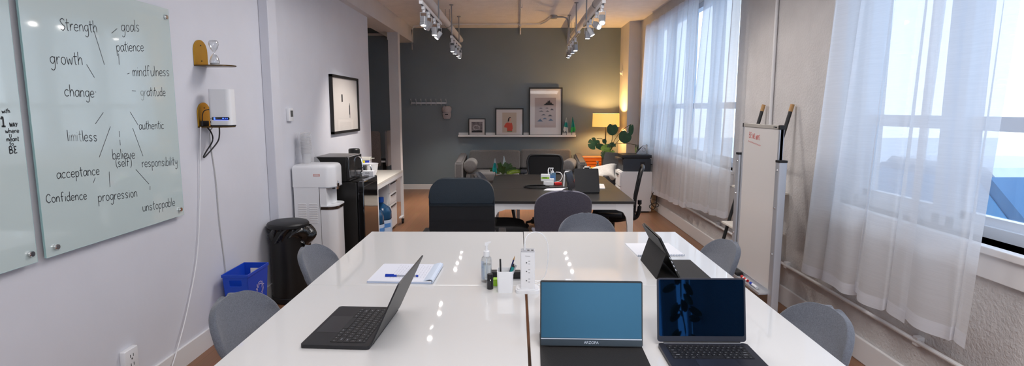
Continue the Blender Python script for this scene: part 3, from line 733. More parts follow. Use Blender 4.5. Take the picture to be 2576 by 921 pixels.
for k in range(16):
    z = 1.067+k*.0125; lab = 'clear plastic cup in the nested stack on top of the white water cooler'
    if cup is None:
        b = nb(); lathe(b, [(0, .001), (.034, .001), (.043, .088), (.049, .091), (.049, .094), (.043, .094)], 24)
        cup = single('plastic_cup', b, M['cup_clear'], lab, 'cup', (-1.945, 5.17, z), 0, 'nested plastic cups on the water cooler')
    else:
        o = cup.copy(); C.objects.link(o); o.location = (-1.945, 5.17, z)
def pb(u, v):
    a = 2*PI*u
    r = .058+.006*math.sin(a*3+v*9)+.005*math.sin(a*7-v*15)+(.07*(1-v)**3)*(.35 if math.cos(a) < 0 else 1)
    return (-.012+min(r*math.cos(a), .13)-.01*(math.cos(a) < -.5), r*.9*math.sin(a), .002+.285*v)
b = nb(); grid(b, pb, 48, 20); bmesh.ops.remove_doubles(b, verts=b.verts, dist=.0005)
single('plastic_bag', b, M['bag_clear'], 'crumpled clear plastic sleeve around the stack of cups on the water cooler', 'bag', (-1.945, 5.17, 1.066), ang=180)

# fridge and microwave
t = thing('mini_fridge', 'black mini fridge between the water cooler and the white counter', 'fridge', (-1.78, 5.70, 0))
b = nb(); bx(b, -.235, .215, -.27, .27, .02, .852, .006); obj('cabinet', b, M['black_satin'], t)
b = nb(); bx(b, .222, .285, -.272, .272, .03, .858, .008); obj('door', b, M['black_gloss'], t)
b = nb(); bx(b, .283, .287, -.262, .262, .805, .812); bx(b, .24, .287, -.262, .262, .8575, .860); obj('door_trim', b, M['chrome'], t, smooth=False)
b = nb(); bx(b, .17, .27, -.262, -.20, .858, .866, .002); bx(b, .17, .27, .20, .262, .858, .866, .002); obj('hinge_cover', b, M['black_plastic'], t)
t = thing('microwave', 'black microwave with a chrome handle on top of the mini fridge', 'microwave', (-1.80, 5.67, .852))
b = nb(); bx(b, -.175, .135, -.225, .225, .008, .245, .004); obj('case', b, M['black_satin'], t)
b = nb(); bx(b, -.172, .13, -.222, .222, .245, .248); obj('top_panel', b, mat('grey_top_panel', (.20, .19, .19), .35, metal=.4), t, smooth=False)
b = nb(); bx(b, .136, .165, -.225, .225, .008, .245, .005); d = obj('door', b, M['black_gloss'], t)
b = nb(); prism(b, rrect(-.19, .06, .05, .205, .03), .1652, .1665, 'x'); obj('door_window', b, mat('smoked_window', (.02, .017, .015), .15), d, smooth=False)
b = nb(); tube(b, [(.165, .10, .03), (.195, .10, .05), (.205, .10, .12), (.195, .10, .20), (.165, .10, .225)], .009, 10, 6); obj('handle', b, M['chrome'], d)
b = nb()
for y in (-.18, .18):
    for x in (-.14, .10): cyl(b, (x, y, 0), (x, y, .01), .015, seg=10)
obj('foot', b, M['black_plastic'], t)

# white counter on casters
t = thing('counter_table', 'white counter table on casters between the fridge and the grey wall', 'table', (-1.80, 6.90, 0))
b = nb(); bx(b, -.24, .25, -.72, .72, .705, .735, .003); obj('tabletop', b, mat('counter_top', (.80, .77, .70), .3), t)
b = nb(); bx(b, .225, .25, -.70, .70, .665, .705); bx(b, -.24, -.215, -.70, .70, .665, .705); obj('apron', b, M['white_metal'], t, smooth=False)
for sx in (-.2225, .2325):
    for sy in (-.70, .70):
        b = nb(); bx(b, sx-.018, sx+.018, sy-.018, sy+.018, .07, .705, .002); l = obj('leg', b, M['white_metal'], t)
        b = nb(); cyl(b, (sx-.012, sy, .035), (sx+.012, sy, .035), .035, seg=20); bx(b, sx-.018, sx+.018, sy-.014, sy+.014, .045, .075, .003); obj('caster', b, M['black_plastic'], l)
b = nb(); bx(b, .215, .25, .54, .70, .10, .115); obj('foot_rail', b, M['white_metal'], t, smooth=False)
t = thing('drawer_unit', 'white three-drawer pedestal under the white counter', 'drawer unit', (-1.83, 7.20, 0))
b = nb(); bx(b, -.2, .205, -.20, .20, .03, .655, .004); obj('cabinet', b, M['white_metal'], t)
for z0_, z1_ in ((.50, .645), (.355, .495), (.04, .35)):
    b = nb(); bx(b, .206, .228, -.195, .195, z0_, z1_, .003); d = obj('drawer', b, M['white_metal'], t)
    b = nb(); bx(b, .228, .236, -.14, .14, z1_-.035, z1_-.022); obj('handle', b, M['black_plastic'], d, smooth=False)
b = nb(); cyl(b, (.228, .17, .62), (.245, .17, .62), .012, seg=12); obj('lock', b, M['chrome'], t)
jug = None
for k, (x, y, lab) in enumerate([(-1.665, 6.80, 'blue water jug with a printed label under the white counter, farthest of three'), (-1.69, 6.50, 'blue water jug under the white counter, middle of three'), (-1.715, 6.215, 'blue water jug under the white counter, nearest of three and half hidden by the fridge')]):
    if jug is None:
        t = thing('water_jug', lab, 'water jug', (x, y, 0), 0, 'blue water jugs under the counter')
        b = nb(); lathe(b, [(0, .005), (.115, .005), (.125, .02), (.125, .10), (.116, .115), (.125, .13), (.125, .20), (.116, .215), (.125, .23), (.125, .31), (.118, .33), (.10, .365), (.05, .40), (.03, .415), (.028, .45), (0, .45)], 32); obj('bottle', b, M['jug'], t)
        b = nb(); lathe(b, [(.0305, .425), (.034, .43), (.034, .485), (.030, .49), (0, .49)], 20); obj('cap', b, M['blue_cap'], t)
        b = nb(); vs = []
        grid(b, lambda u, v: (.1265*math.cos(R(-100+110*u)), .1265*math.sin(R(-100+110*u)), .05+.17*v), 16, 1); lb = obj('label', b, mat('jug_label', (.50, .62, .80), .5), t, recalc=False)
        b = nb(); grid(b, lambda u, v: (.1275*math.cos(R(-90+70*u)), .1275*math.sin(R(-90+70*u)), .13+.05*v), 12, 1); obj('label_print', b, mat('jug_print', (.08, .25, .62), .5), lb, recalc=False)
        jug = t
    else: dup(jug, (x, y, 0), R(40*k), lab)
# things on the counter / fridge
t = thing('coffee_grinder', 'tall black coffee grinder behind the microwave', 'coffee grinder', (-1.845, 6.36, .735))
b = nb(); lathe(b, [(0, 0), (.07, 0), (.07, .02), (.055, .05), (.055, .20), (.065, .24)], 24); obj('base', b, M['black_plastic'], t)
b = nb(); lathe(b, [(.065, .24), (.064, .245), (.064, .370), (.056, .382), (.046, .374), (0, .374)], 28); obj('hopper', b, M['black_satin'], t)
b = nb(); bx(b, .05, .08, -.02, .02, .10, .20, .004); obj('chrome_lever', b, M['chrome'], t)
t = thing('dark_bottle', 'dark blue bottle standing between the microwave and the white bowl', 'bottle', (-1.755, 6.22, .735))
b = nb(); lathe(b, [(0, 0), (.045, 0), (.045, .10), (.025, .15), (.022, .17)], 20); obj('body', b, mat('dark_blue_glass', (.01, .03, .06), .1), t)
b = nb(); lathe(b, [(.023, .168), (.026, .17), (.026, .215), (0, .218)], 16); obj('cap', b, M['chrome'], t)
b = nb(); lathe(b, [(0, 0), (.06, 0), (.065, .01), (.092, .08), (.104, .160), (.108, .165), (.103, .167), (.088, .09), (.055, .025), (0, .018)], 40)
single('bowl', b, M['white_plastic'], 'white bowl on the white counter behind the fridge', 'bowl', (-1.80, 6.83, .735))
t = thing('cleaning_tub', 'white tub with a yellow and blue label behind the white bowl', 'tub', (-1.945, 7.20, .735))
b = nb(); bx(b, -.062, .062, -.05, .05, 0, .175, .012, 3); obj('tub', b, M['white_plastic'], t)
b = nb(); bx(b, -.066, .066, -.054, .054, .175, .215, .008, 3); bx(b, .066, .11, -.02, .02, .195, .202); obj('lid', b, mat('cream_lid', (.78, .76, .68), .4), t)
b = nb(); bx(b, -.060, .005, -.0512, -.05, .03, .172); obj('label', b, M['yellow'], t, smooth=False)
b = nb(); bx(b, .005, .060, -.0512, -.05, .03, .172); lathe(b, [(0, 0), (.018, 0), (.018, .002), (0, .002)], 12, (.034, -.0512, .12), (R(90), 0, 0)); obj('label_end', b, M['label_blue'], t, smooth=False)
t = thing('tea_box', 'small white printed box in front of the white bowl', 'box', (-1.585, 5.90, .860))
b = nb(); bx(b, -.045, .075, -.04, .04, 0, .055, .002); obj('carton', b, M['paper'], t, smooth=False)
b = nb(); text_bm(b, 'GG', .030, Matrix.Translation((.015, -.0405, .033)) @ Matrix.Rotation(R(90), 4, 'X')); bx(b, -.02, .03, -.0408, -.0403, .008, .013); obj('print', b, M['dark_print'], t, smooth=False)
t = thing('chrome_mug', 'chrome handled jug beside the white bowl', 'jug', (-1.755, 6.42, .735))
b = nb(); lathe(b, [(0, 0), (.035, 0), (.035, .19), (.032, .195), (0, .192)], 20); obj('body', b, M['chrome'], t)
b = nb(); tube(b, [(.033, 0, .185), (.065, 0, .19), (.080, 0, .15), (.08, 0, .05), (.033, 0, .03)], .008, 8, 5); obj('handle', b, M['chrome'], t)

# ------------------------------------------------------------------ far wall: coat rack, cap, ledge, pictures
t = thing('coat_rack', 'grey coat rack with eight hooks on the slate grey wall', 'coat rack', (-1.685, YF, 1.655))
b = nb(); bx(b, -.345, .345, -.018, -.001, .0, .033, .004); obj('rail', b, M['alu'], t)
for k in range(8):
    x = -.335+k*.0957
    b = nb(); tube(b, [(x, -.018, .015), (x, -.035, .03), (x, -.06, .06), (x-.003, -.066, .092)], lambda u: .0045+.0035*u, 8, 4); tube(b, [(x, -.018, .012), (x, -.04, -.02), (x, -.065, -.028), (x, -.075, .0)], .0045, 8, 4); obj('hook', b, M['alu'], t)
t = thing('baseball_cap', 'pale cotton baseball cap hanging from the last hook of the coat rack', 'cap', (-1.338, YF-.055, 1.36))
def crown(u, v):
    a = PI*u
    w = .072+.020*math.sin(PI*min(1, v*1.15))
    z = .265-.155*v-.012*math.sin(a)*(1-v)
    if v < .25: w *= .55+.45*math.sqrt(v/.25)
    return (w*math.cos(a), -.012-.06*math.sin(a)*(.55+.45*math.sin(PI*v)), z)
b = nb(); grid(b, crown, 20, 14); o = obj('crown', b, M['cap'], t, ang=80); solid(o, .004)
def brim(u, v):
    a = -1+2*u
    w = .078*math.sqrt(max(0, 1-(v*.82)**3))
    return (w*a+.006, -.055-.018*(1-a*a)+.02*v, .125-.115*v)
b = nb(); grid(b, brim, 16, 12); o = obj('brim', b, M['cap'], t, ang=80); solid(o, .005)
b = nb(); bx(b, -.028, .032, -.084, -.072, .088, .102, .003); obj('eyelet_strap', b, M['dark_fabric'], t)  # narrow dark fabric strap across the cap
t = thing('picture_ledge', 'long white picture ledge on the slate grey wall above the sofa', 'shelf', (0, YF, 1.03))
b = nb(); bx(b, -1.12, 1.13, -.115, -.001, 0, .014); bx(b, -1.12, 1.13, -.118, -.104, 0, .034); obj('ledge', b, M['white_metal'], t, smooth=False)
b = nb(); bx(b, -1.12, 1.13, -.013, -.001, .014, .075); obj('back_rail', b, M['white_metal'], t, smooth=False)
def ledge_picture(x0, x1, z1, label, fw, mount, fn):
    zc = 1.0445; h = z1-zc
    t = thing('framed_picture', label, 'picture', ((x0+x1)/2, YF-.085, zc)); t.rotation_euler = (R(-4.2)*.45/max(h, .3), 0, 0)
    w = (x1-x0)/2
    for s in ((-w, -w+fw, 0, h), (w-fw, w, 0, h), (-w+fw, w-fw, 0, fw), (-w+fw, w-fw, h-fw, h)):
        b = nb(); bx(b, s[0], s[1], -.014, .010, s[2], s[3]); obj('frame', b, MATS['frame_black'], t, smooth=False)
    b = nb(); bx(b, -w+fw, w-fw, -.004, .006, fw, h-fw); obj('mount', b, mount, t, smooth=False)
    fn(t, w, h)
    b = nb(); bx(b, -w+fw, w-fw, -.0095, -.0085, fw, h-fw); obj('glazing', b, M['art_glass'], t, smooth=False)
def pan(t, name, m, x0, x1, z0, z1, y=-.0046, lab=None):
    b = nb(); bx(b, x0, x1, y, -.004, z0, z1); return obj(name, b, m, t, smooth=False)
def poly(t, name, m, pts, y=-.0052):
    b = nb(); prism(b, pts, y, y+.0004, 'y'); return obj(name, b, m, t, smooth=False)
def f1(t, w, h):
    pan(t, 'print', M['print_grey'], -.105, .105, .065, .27)
    poly(t, 'print_shape', mat('print_pale', (.32, .30, .31), .6, var=.5, vscale=30), [(-.07+.0, .12), (-.09, .16), (-.06, .20), (0, .215), (.05, .19), (.06, .15), (.04, .115), (-.02, .105)], -.0049)
    poly(t, 'print_detail', M['print_grey'], [(-.05, .14), (-.06, .165), (-.03, .19), (.02, .185), (.035, .15), (.01, .13)], -.0053)
    poly(t, 'print_base', M['dark_print'], [(-.10, .068), (.10, .068), (.10, .10), (.02, .112), (-.10, .09)], -.0051)
def f2(t, w, h):
    pan(t, 'print', M['print_beige'], -.135, .135, .065, .445)
    poly(t, 'figure_hair', M['dark_print'], [(-.03, .265), (-.03, .30), (-.02, .34), (.0, .357), (.025, .357), (.03, .34), (.01, .335), (.0, .31), (-.01, .28)])
    poly(t, 'figure_face', M['skin_print'], [(.0, .335), (.028, .342), (.034, .315), (.030, .285), (.018, .272), (.022, .255), (-.005, .258), (.0, .29)], -.0054)
    poly(t, 'figure_jumper', M['red_print'], [(-.03, .26), (.02, .245), (.045, .255), (.06, .20), (.065, .135), (.055, .125), (.055, .095), (-.045, .095), (-.045, .155), (-.10, .165), (-.095, .20), (-.065, .245)], -.0056)
    poly(t, 'figure_trousers', mat('print_olive', (.12, .13, .04), .6), [(-.045, .095), (.055, .095), (.053, .082), (-.043, .082)], -.0056)
def mtn(x, z, w, h, seed):
    random.seed(seed); n = 6
    p = [(x-w/2, z)]
    for k in range(1, n*2):
        f = k/(n*2); e = (1-abs(2*f-1))*h
        p.append((x-w/2+w*f, z+e*(1 if k % 2 else .62)*(random.uniform(.8, 1.1))))
    return p+[(x+w/2, z)]
def f3(t, w, h):
    pan(t, 'print', M['print_mauve'], -.205, .195, .16, .725)
    for k, (x, z, ww, hh, m) in enumerate([(.06, .585, .17, .085, 0), (-.09, .52, .07, .016, 0), (.025, .522, .055, .018, 0), (.12, .490, .065, .035, 0), (-.085, .465, .09, .018, 0), (.035, .463, .065, .022, 0), (-.04, .395, .08, .022, 0), (.085, .375, .08, .035, 0), (-.105, .275, .10, .05, 1), (-.015, .320, .08, .03, 1), (.10, .290, .085, .04, 1)]):
        poly(t, 'mountain', M['slate_blue'] if m else M['dark_print'], mtn(x, z, ww*1.15, hh*1.35, k))
ledge_picture(-.925, -.598, 1.378, 'small black framed monochrome photo on the picture ledge', .017, M['mount'], f1)
ledge_picture(-.412, .128, 1.572, 'medium black framed print of a figure in a red jumper on the picture ledge', .022, M['mount'], f2)
ledge_picture(.23, .868, 1.962, 'large black framed mountain print on the picture ledge', .024, M['mount'], f3)
def desk_flag(x, y, z, h, cols, label, mirror=1, sc=1.0, ch=None):
    ch = h*.78 if ch is None else ch
    t = thing('desk_flag', label, 'flag', (x, y, z))
    b = nb(); lathe(b, [(0, 0), (.03, 0), (.028, .008), (.006, .012), (0, .012)], 16); obj('base', b, M['black_plastic'], t)
    b = nb(); cyl(b, (0, 0, .01), (.01*mirror, 0, h), .004, seg=8); obj('pole', b, M['black_plastic'], t)
    def cl(v0, v1):
        def f(u, v):
            v = v0+(v1-v0)*v
            wd = .006+.075*sc*v**.9
            return (.008*mirror+mirror*(wd*(u*1.25-.45)), -.010-.010*math.sin(u*8+1), h-.01-v*ch*(1-.16*abs(u-.25)*v+.05*math.sin(u*11)*v))
        return f
    n = len(cols)
    for k, c in enumerate(cols):
        b = nb(); grid(b, cl(k/n, (k+1)/n), 14, 6); o = obj('flag_cloth', b, c, t, ang=80); solid(o, .001)
    return t
desk_flag(.955, YF-.06, 1.0445, .36, [M['cloth_white'], M['cloth_teal'], M['cloth_white']], 'small white and teal drooping desk flag on the picture ledge beside the large print', -1)
desk_flag(1.055, YF-.06, 1.0445, .36, [M['cloth_teal'], M['cloth_teal'], M['cloth_green']], 'small teal and green drooping desk flag at the right end of the picture ledge', 1)
t = thing('motion_sensor', 'small white wall sensor high on the corner boxing at the grey wall', 'sensor', (1.957, 10.6, 2.22))
b = nb(); bx(b, -.012, -.001, -.04, .04, -.05, .06, .004); obj('back', b, M['white_plastic'], t)
b = nb(); lathe(b, [(0, 0), (.03, .002), (.034, .02), (.025, .04), (0, .048)], 16, (-.01, 0, 0), (0, R(-90), 0)); obj('lens', b, M['white_plastic'], t)

# ------------------------------------------------------------------ sofa
t = thing('sofa', 'grey fabric two-seat sofa against the slate grey wall', 'sofa', (.07, 10.38, 0))
def cushion(b, x0, x1, y0, y1, z0, z1, r, puff=.015):
    bx(b, x0, x1, y0, y1, z0, z1, r, 4)
b = nb(); bx(b, -.95, .96, -.42, .42, .12, .27, .02); obj('base', b, M['sofa_fabric'], t)
for s in (-1, 1):
    b = nb(); prism(b, [(-.46, .12), (.44, .12), (.44, .72), (-.46, .615)], s*1.10-.075, s*1.10+.075, 'x')
    bmesh.ops.bevel(b, geom=b.edges[:], offset=.03, segments=3, affect='EDGES'); obj('arm', b, M['sofa_fabric'], t, ang=70)
for x0, x1 in ((-.995, -.005), (.005, 1.0)):
    b = nb(); cushion(b, x0+.02, x1-.02, -.46, .20, .27, .43, .045); obj('seat_cushion', b, M['sofa_fabric'], t)
for x0, x1, zt in ((-.96, -.002, .785), (.002, .95, .805)):
    b = nb(); cushion(b, x0, x1, -.11, .11, -.19, .19, .06); o = obj('back_cushion', b, M['sofa_fabric'], t); o.location = (0, .24, zt-.19); o.rotation_euler = (R(-8), 0, 0)
b = nb(); bx(b, -.98, .98, .30, .44, .12, .70, .03); obj('back_frame', b, M['sofa_fabric'], t)
for x in (-1.0, 1.0):
    for y in (-.38, .38):
        b = nb(); cyl(b, (x, y, 0), (x, y, .13), .018, .024); obj('leg', b, M['black_plastic'], t)
b = nb(); lathe(b, [(0, -.24), (.085, -.24), (.103, -.234), (.114, -.222), (.118, -.205), (.118, .19), (.112, .21), (.10, .218), (0, .22)], 40, (0, 0, 0), (R(90), 0, 0)); bmesh.ops.rotate(b, verts=b.verts, cent=(0, 0, 0), matrix=Matrix.Rotation(PI, 3, 'Z'))
bol = single('bolster_cushion', b, M['sofa_fabric'], 'round grey bolster cushion beside the left arm of the sofa', 'cushion', (-.83, 10.14, .55), ang=60)
o = bol.copy(); C.objects.link(o); o.location = (.95, 10.10, .55); o['label'] = 'round grey bolster cushion beside the right arm of the sofa'; o.rotation_euler = (0, 0, R(-14))
b = nb(); bx(b, -1.0, 1.05, 8.95, 9.98, .0, .012, .003); single('rug', b, M['rug'], 'pale grey rug on the floor in front of the sofa', 'rug')

# ------------------------------------------------------------------ lamp corner
t = thing('floor_lamp', 'lit floor lamp with a wide yellow drum shade in the far right corner', 'lamp', (1.63, 10.36, 0))
b = nb(); lathe(b, [(0, 0), (.14, 0), (.14, .015), (.02, .025), (0, .025)], 32); obj('base', b, M['black_satin'], t)
b = nb(); cyl(b, (0, 0, .02), (0, 0, 1.30), .011, seg=12); obj('pole', b, M['black_satin'], t)
b = nb(); lathe(b, [(.246, 1.235), (.240, 1.475), (.237, 1.475), (.243, 1.235)], 48); obj('lamp_shade', b, M['shade'], t, ang=60)
b = nb(); lathe(b, [(0, 1.30), (.02, 1.31), (.035, 1.345), (.02, 1.38), (0, 1.385)], 16); obj('bulb', b, M['bulb'], t)
l = bpy.data.lights.new('lamp', 'POINT'); l.energy = 95; l.color = (1, .58, .20); l.shadow_soft_size = .05
o = bpy.data.objects.new('lamp_light', l); C.objects.link(o); o.parent = t; o.location = (0, 0, 1.36)

t = thing('orange_bench', 'low orange ribbed chest with a pale top edge beside the sofa', 'chest', (1.53, 10.68, 0))
b = nb(); bx(b, -.28, .28, -.15, .15, .04, .66, .004)
for k in range(9): bx(b, -.275, .275, -.158, -.15, .07+k*.064, .125+k*.064, .006)
obj('body', b, M['orange'], t)
b = nb(); bx(b, -.29, .29, -.166, -.158, .655, .670, .002); obj('top_edge', b, mat('pale_wood_edge', (.62, .50, .36), .5), t)
t = thing('side_table', 'small yellow topped side table in front of the orange chest', 'table', (1.40, 10.06, 0))
b = nb(); lathe(b, [(0, .50), (.13, .50), (.13, .515), (0, .515)], 28); obj('tabletop', b, mat('mustard_top', (.42, .30, .04), .4), t)
for k in range(3):
    a = R(120*k+20); b = nb(); cyl(b, (.11*math.cos(a), .11*math.sin(a), 0), (.08*math.cos(a), .08*math.sin(a), .50), .010, seg=10); obj('leg', b, M['wood'], t)
t = thing('spray_bottle', 'grey bottle on the yellow topped side table', 'bottle', (1.45, 10.03, .515))
b = nb(); lathe(b, [(0, 0), (.028, 0), (.03, .05), (.02, .07), (.014, .075), (.014, .10), (0, .102)], 16); obj('body', b, mat('grey_bottle', (.20, .21, .22), .3), t)
b = nb(); bx(b, -.03, .012, -.012, .012, .095, .12, .003); obj('spray_head', b, M['steel'], t)
t = thing('photo_frame', 'small white frame leaning upright in front of the orange chest', 'picture frame', (1.23, 9.84, .0))
b = nb()
for s in ((-.065, -.045, .32, .56), (.045, .065, .32, .56), (-.065, .065, .54, .56), (-.065, .065, .32, .34)): bx(b, s[0], s[1], -.01, .01, s[2], s[3])
obj('frame', b, M['trim'], t, smooth=False)
b = nb(); bx(b, -.045, .045, -.004, .004, .34, .54); obj('backing', b, M['dark_print'], t, smooth=False)
b = nb(); bx(b, -.10, .12, -.10, .10, .30, .32); bx(b, -.09, -.07, -.08, -.06, 0, .30); bx(b, .09, .11, -.08, -.06, 0, .30); bx(b, -.09, -.07, .06, .08, 0, .30); bx(b, .09, .11, .06, .08, 0, .30); obj('stand', b, M['trim'], t, smooth=False)

# leaves
def monstera(bm, M4, L, W, cuts=4, curl=.12):
    # heart shaped blade with side notches, stem end at origin, tip along +x
    n = 60; pts = []
    for i in range(n+1):
        a = -PI+2*PI*i/n
        r = .5*(1+.10*math.cos(a))*(1-.0*abs(a))
        back = max(0, math.cos(a-PI))
        r *= (1-.45*max(0, (abs(a)-2.55)/.6)) if abs(a) > 2.55 else 1
        if cuts and .45 < abs(a) < 2.35:
            ph = (abs(a)-.45)/1.9*cuts
            f = abs((ph % 1)-.5)*2
            if f > .84: r *= .48
        pts.append((.42+r*math.cos(a)*1.05, r*math.sin(a)))
    def P(u, v): return M4 @ Vector((u*L, v*W, -curl*L*(v*v*2.2+(u-.35)**2)))
    c = bm.verts.new(P(.35, 0)); ring = [bm.verts.new(P(u, v)) for u, v in pts[:-1]]
    for i in range(len(ring)): bm.faces.new((c, ring[i], ring[(i+1) % len(ring)]))
def leafM(p, yaw, pitch, roll=0): return Matrix.Translation(p) @ Euler((roll, pitch, yaw)).to_matrix().to_4x4()
t = thing('monstera_plant', 'tall monstera with big split leaves in a brown planter by the lamp', 'plant', (1.60, 9.81, 0))
b = nb(); bx(b, -.105, .085, -.10, .10, .30, .765, .006); bx(b, -.09, .07, -.085, .085, .752, .768); obj('planter', b, M['brown'], t)
b = nb()
for x, y in ((-.09, -.08), (.07, -.08), (-.09, .08), (.07, .08)): cyl(b, (x, y, 0), (x, y, .31), .014)
obj('planter_stand', b, M['black_plastic'], t)
# front-facing leaves: local +x of the blade mapped by yaw/pitch; blade normal roughly to the room (-y)
LV = [  # base point, tip angle in the xz plane, size L, W, cuts, material, stem control points
 ((.055, -.06, 1.305), -95, .20, .19, 0, 'leaf', [(0, 0, .76), (.05, -.02, 1.0), (.06, -.05, 1.20), (.055, -.055, 1.305)]),
 ((-.215, -.08, 1.05), -125, .21, .20, 4, 'leaf', [(0, 0, .76), (-.06, -.04, .98), (-.14, -.06, 1.05), (-.215, -.075, 1.05)]),
 ((.315, -.06, 1.17), -118, .21, .22, 0, 'leaf', [(0, 0, .76), (.08, -.02, .92), (.22, -.04, 1.07), (.315, -.055, 1.17)]),
 ((.385, -.02, 1.30), -95, .20, .09, 0, 'leaf', [(0, 0, .76), (.10, 0, 1.02), (.24, 0, 1.20), (.385, -.015, 1.30)]),
 ((.52, -.02, .93), -90, .10, .06, 0, 'leaf', [(.02, 0, .76), (.08, 0, .93), (.28, 0, .965), (.52, -.015, .93)]),
 ((-.08, -.07, .90), 170, .15, .11, 0, 'leaf', [(-.01, 0, .76), (-.03, -.04, .86), (-.08, -.065, .90)]),
 ((-.10, -.07, 1.045), -70, .085, .075, 0, 'leaf', [(0, 0, .78), (-.05, -.04, .95), (-.10, -.065, 1.045)]),
 ((.03, -.08, .92), -165, .19, .12, 0, 'leaf_light', [(0, 0, .76), (.03, -.08, .92)]),
 ((-.01, -.09, .87), -110, .16, .14, 3, 'leaf_light', [(0, 0, .76), (-.01, -.085, .87)]),
 ((.03, -.09, .86), -75, .16, .12, 3, 'leaf_light', [(0, 0, .76), (.03, -.085, .86)]),
 ((-.10, -.10, .84), -95, .12, .10, 2, 'leaf_dark', [(0, 0, .76), (-.10, -.095, .84)]),
 ((.03, -.08, .98), -40, .10, .07, 2, 'leaf', [(.01, 0, .76), (.03, -.03, .92), (.03, -.075, .98)]),
 ((.06, -.08, .97), -150, .12, .07, 2, 'leaf_dark', [(.01, 0, .76), (.04, -.03, .9), (.06, -.075, .97)]),
 ((.02, -.11, .80), -85, .16, .10, 0, 'leaf_dark', [(.01, -.05, .76), (.02, -.105, .80)]),
]
for p, a, L, W, cuts, m, st in LV:
    d = Vector((math.cos(R(a)), -.15, math.sin(R(a)))).normalized(); nrm = Vector((0, -1, .25)); nrm = (nrm-d*nrm.dot(d)).normalized(); s = nrm.cross(d)
    M4 = Matrix.Translation(p) @ Matrix((d, s, nrm)).transposed().to_4x4()
    b = nb(); monstera(b, M4, L, W, cuts, .10); obj('leaf', b, M[m], t, ang=80, recalc=False)
    b = nb(); tube(b, st, .0055, 6, 5); obj('stem', b, M['stem'], t)

# armchair with pillow
t = thing('armchair', 'dark grey armchair turned towards the room, right of the orange chest', 'armchair', (1.44, 9.26, 0), R(-52))
b = nb(); bx(b, -.33, .33, -.34, .30, .16, .40, .03, 3); obj('seat', b, M['dark_fabric'], t)
b = nb(); bx(b, -.31, .31, -.07, .07, 0, .50, .04, 3); o = obj('backrest', b, mat('armchair_back', (.085, .085, .09), .95, bump=.4, bscale=200, var=.25, vscale=100), t); o.location = (0, .27, .33); o.rotation_euler = (R(-14), 0, 0)
for s in (-1, 1):
    b = nb(); bx(b, s*.33-.045, s*.33+.045, -.34, .28, .16, .52, .02, 3); obj('arm', b, M['dark_fabric'], t)
    for y in (-.28, .26): b = nb(); cyl(b, (s*.30, y, 0), (s*.30, y, .17), .015, .02); obj('leg', b, M['wood'], t)
def pillow(b, w, h, d):
    def f(sgn):
        def g(u, v):
            x = -1+2*u; y = -1+2*v
            k = max(0, (1-x**4)*(1-y**4))**.5
            sx = 1-.06*(1-abs(x))*0-.07*(y*y)*0
            pinch = 1-.10*(1-x*x)*abs(y)**3
            pin2 = 1-.10*(1-y*y)*abs(x)**3
            return (x*w/2*pin2, sgn*d/2*k*(1+.04*math.sin(7*x+5*y)), y*h/2*pinch)
        return g
    grid(b, f(1), 24, 24); grid(b, f(-1), 24, 24); bmesh.ops.remove_doubles(b, verts=b.verts, dist=.0008)
b = nb(); pillow(b, .44, .33, .18)
o = single('throw_pillow', b, M['linen'], 'pale linen pillow lying in the dark grey armchair', 'pillow', (1.385, 8.98, .53), ang=80); o.rotation_euler = (R(-50), R(-14), R(-25))

# printer cabinet
t = thing('filing_cabinet', 'white two-drawer cabinet under the printer beside the right window', 'cabinet', (1.80, 8.62, 0))
b = nb(); bx(b, -.225, .235, -.21, .21, .02, .625, .004); obj('carcass', b, M['white_metal'], t)
b = nb(); bx(b, -.20, .21, -.18, .18, 0, .02); obj('plinth', b, M['black_plastic'], t, smooth=False)
for z0_, z1_ in ((.40, .615), (.03, .39)):
    b = nb(); bx(b, -.248, -.227, -.205, .205, z0_, z1_, .003); d = obj('drawer', b, M['white_metal'], t)
    b = nb(); bx(b, -.262, -.247, -.09, .09, z1_-.055, z1_-.035, .003); obj('handle', b, M['black_plastic'] if z0_ > .2 else M['white_metal'], d)
t = thing('printer', 'dark slate multifunction printer on the white cabinet', 'printer', (1.80, 8.63, .625))
b = nb(); bx(b, -.20, .215, -.20, .20, 0, .19, .008); obj('body', b, M['printer'], t)
b = nb(); bx(b, -.215, .225, -.205, .205, .205, .25, .006); obj('scanner_lid', b, M['printer_dark'], t)
b = nb(); bx(b, -.19, .20, -.19, .19, .19, .205); bx(b, -.206, -.199, -.17, .17, .10, .165); obj('paper_slot', b, M['black_plastic'], t, smooth=False)
b = nb(); bx(b, -.27, -.205, -.15, .15, .175, .20, .004); obj('control_panel', b, mat('panel_grey', (.06, .055, .05), .35), t)
b = nb(); bx(b, .055, .125, -.2035, -.2, .075, .145); obj('side_recess', b, M['black_plastic'], t, smooth=False)
b = nb(); bx(b, .16, .25, -.16, .16, .095, .105, .002); obj('rear_tray', b, M['printer_dark'], t)
t = thing('leaflet_holder', 'clear holder with a white leaflet on top of the printer', 'leaflet holder', (1.90, 8.60, .876))
b = nb(); bx(b, -.085, .085, -.055, .055, 0, .004); bx(b, -.085, -.082, -.055, .055, .004, .145); bx(b, .082, .085, -.055, .055, .004, .145); bx(b, -.082, .082, -.055, -.052, .004, .06); obj('holder', b, M['clear'], t, smooth=False)
b = nb(); prism(b, [(-.08, .004), (.08, .004), (.08, .14), (.03, .14)], -.02, -.016, 'y'); obj('leaflet', b, M['paper'], t, smooth=False)
b = nb(); prism(b, [(-.08, .004), (.03, .14), (-.02, .10), (-.08, .05)], -.024, -.020, 'y'); obj('leaflet_dark', b, M['printer'], t, smooth=False)
b = nb(); tube(b, [(.035+.028*math.cos(k*PI/8), -.0225, .07+.028*math.sin(k*PI/8)) for k in range(16)], .002, 6, 0, True); tube(b, [(.035, -.0225, .07), (.05, -.0225, .09)], .002, 6); obj('round_mark', b, M['printer_dark'], t)
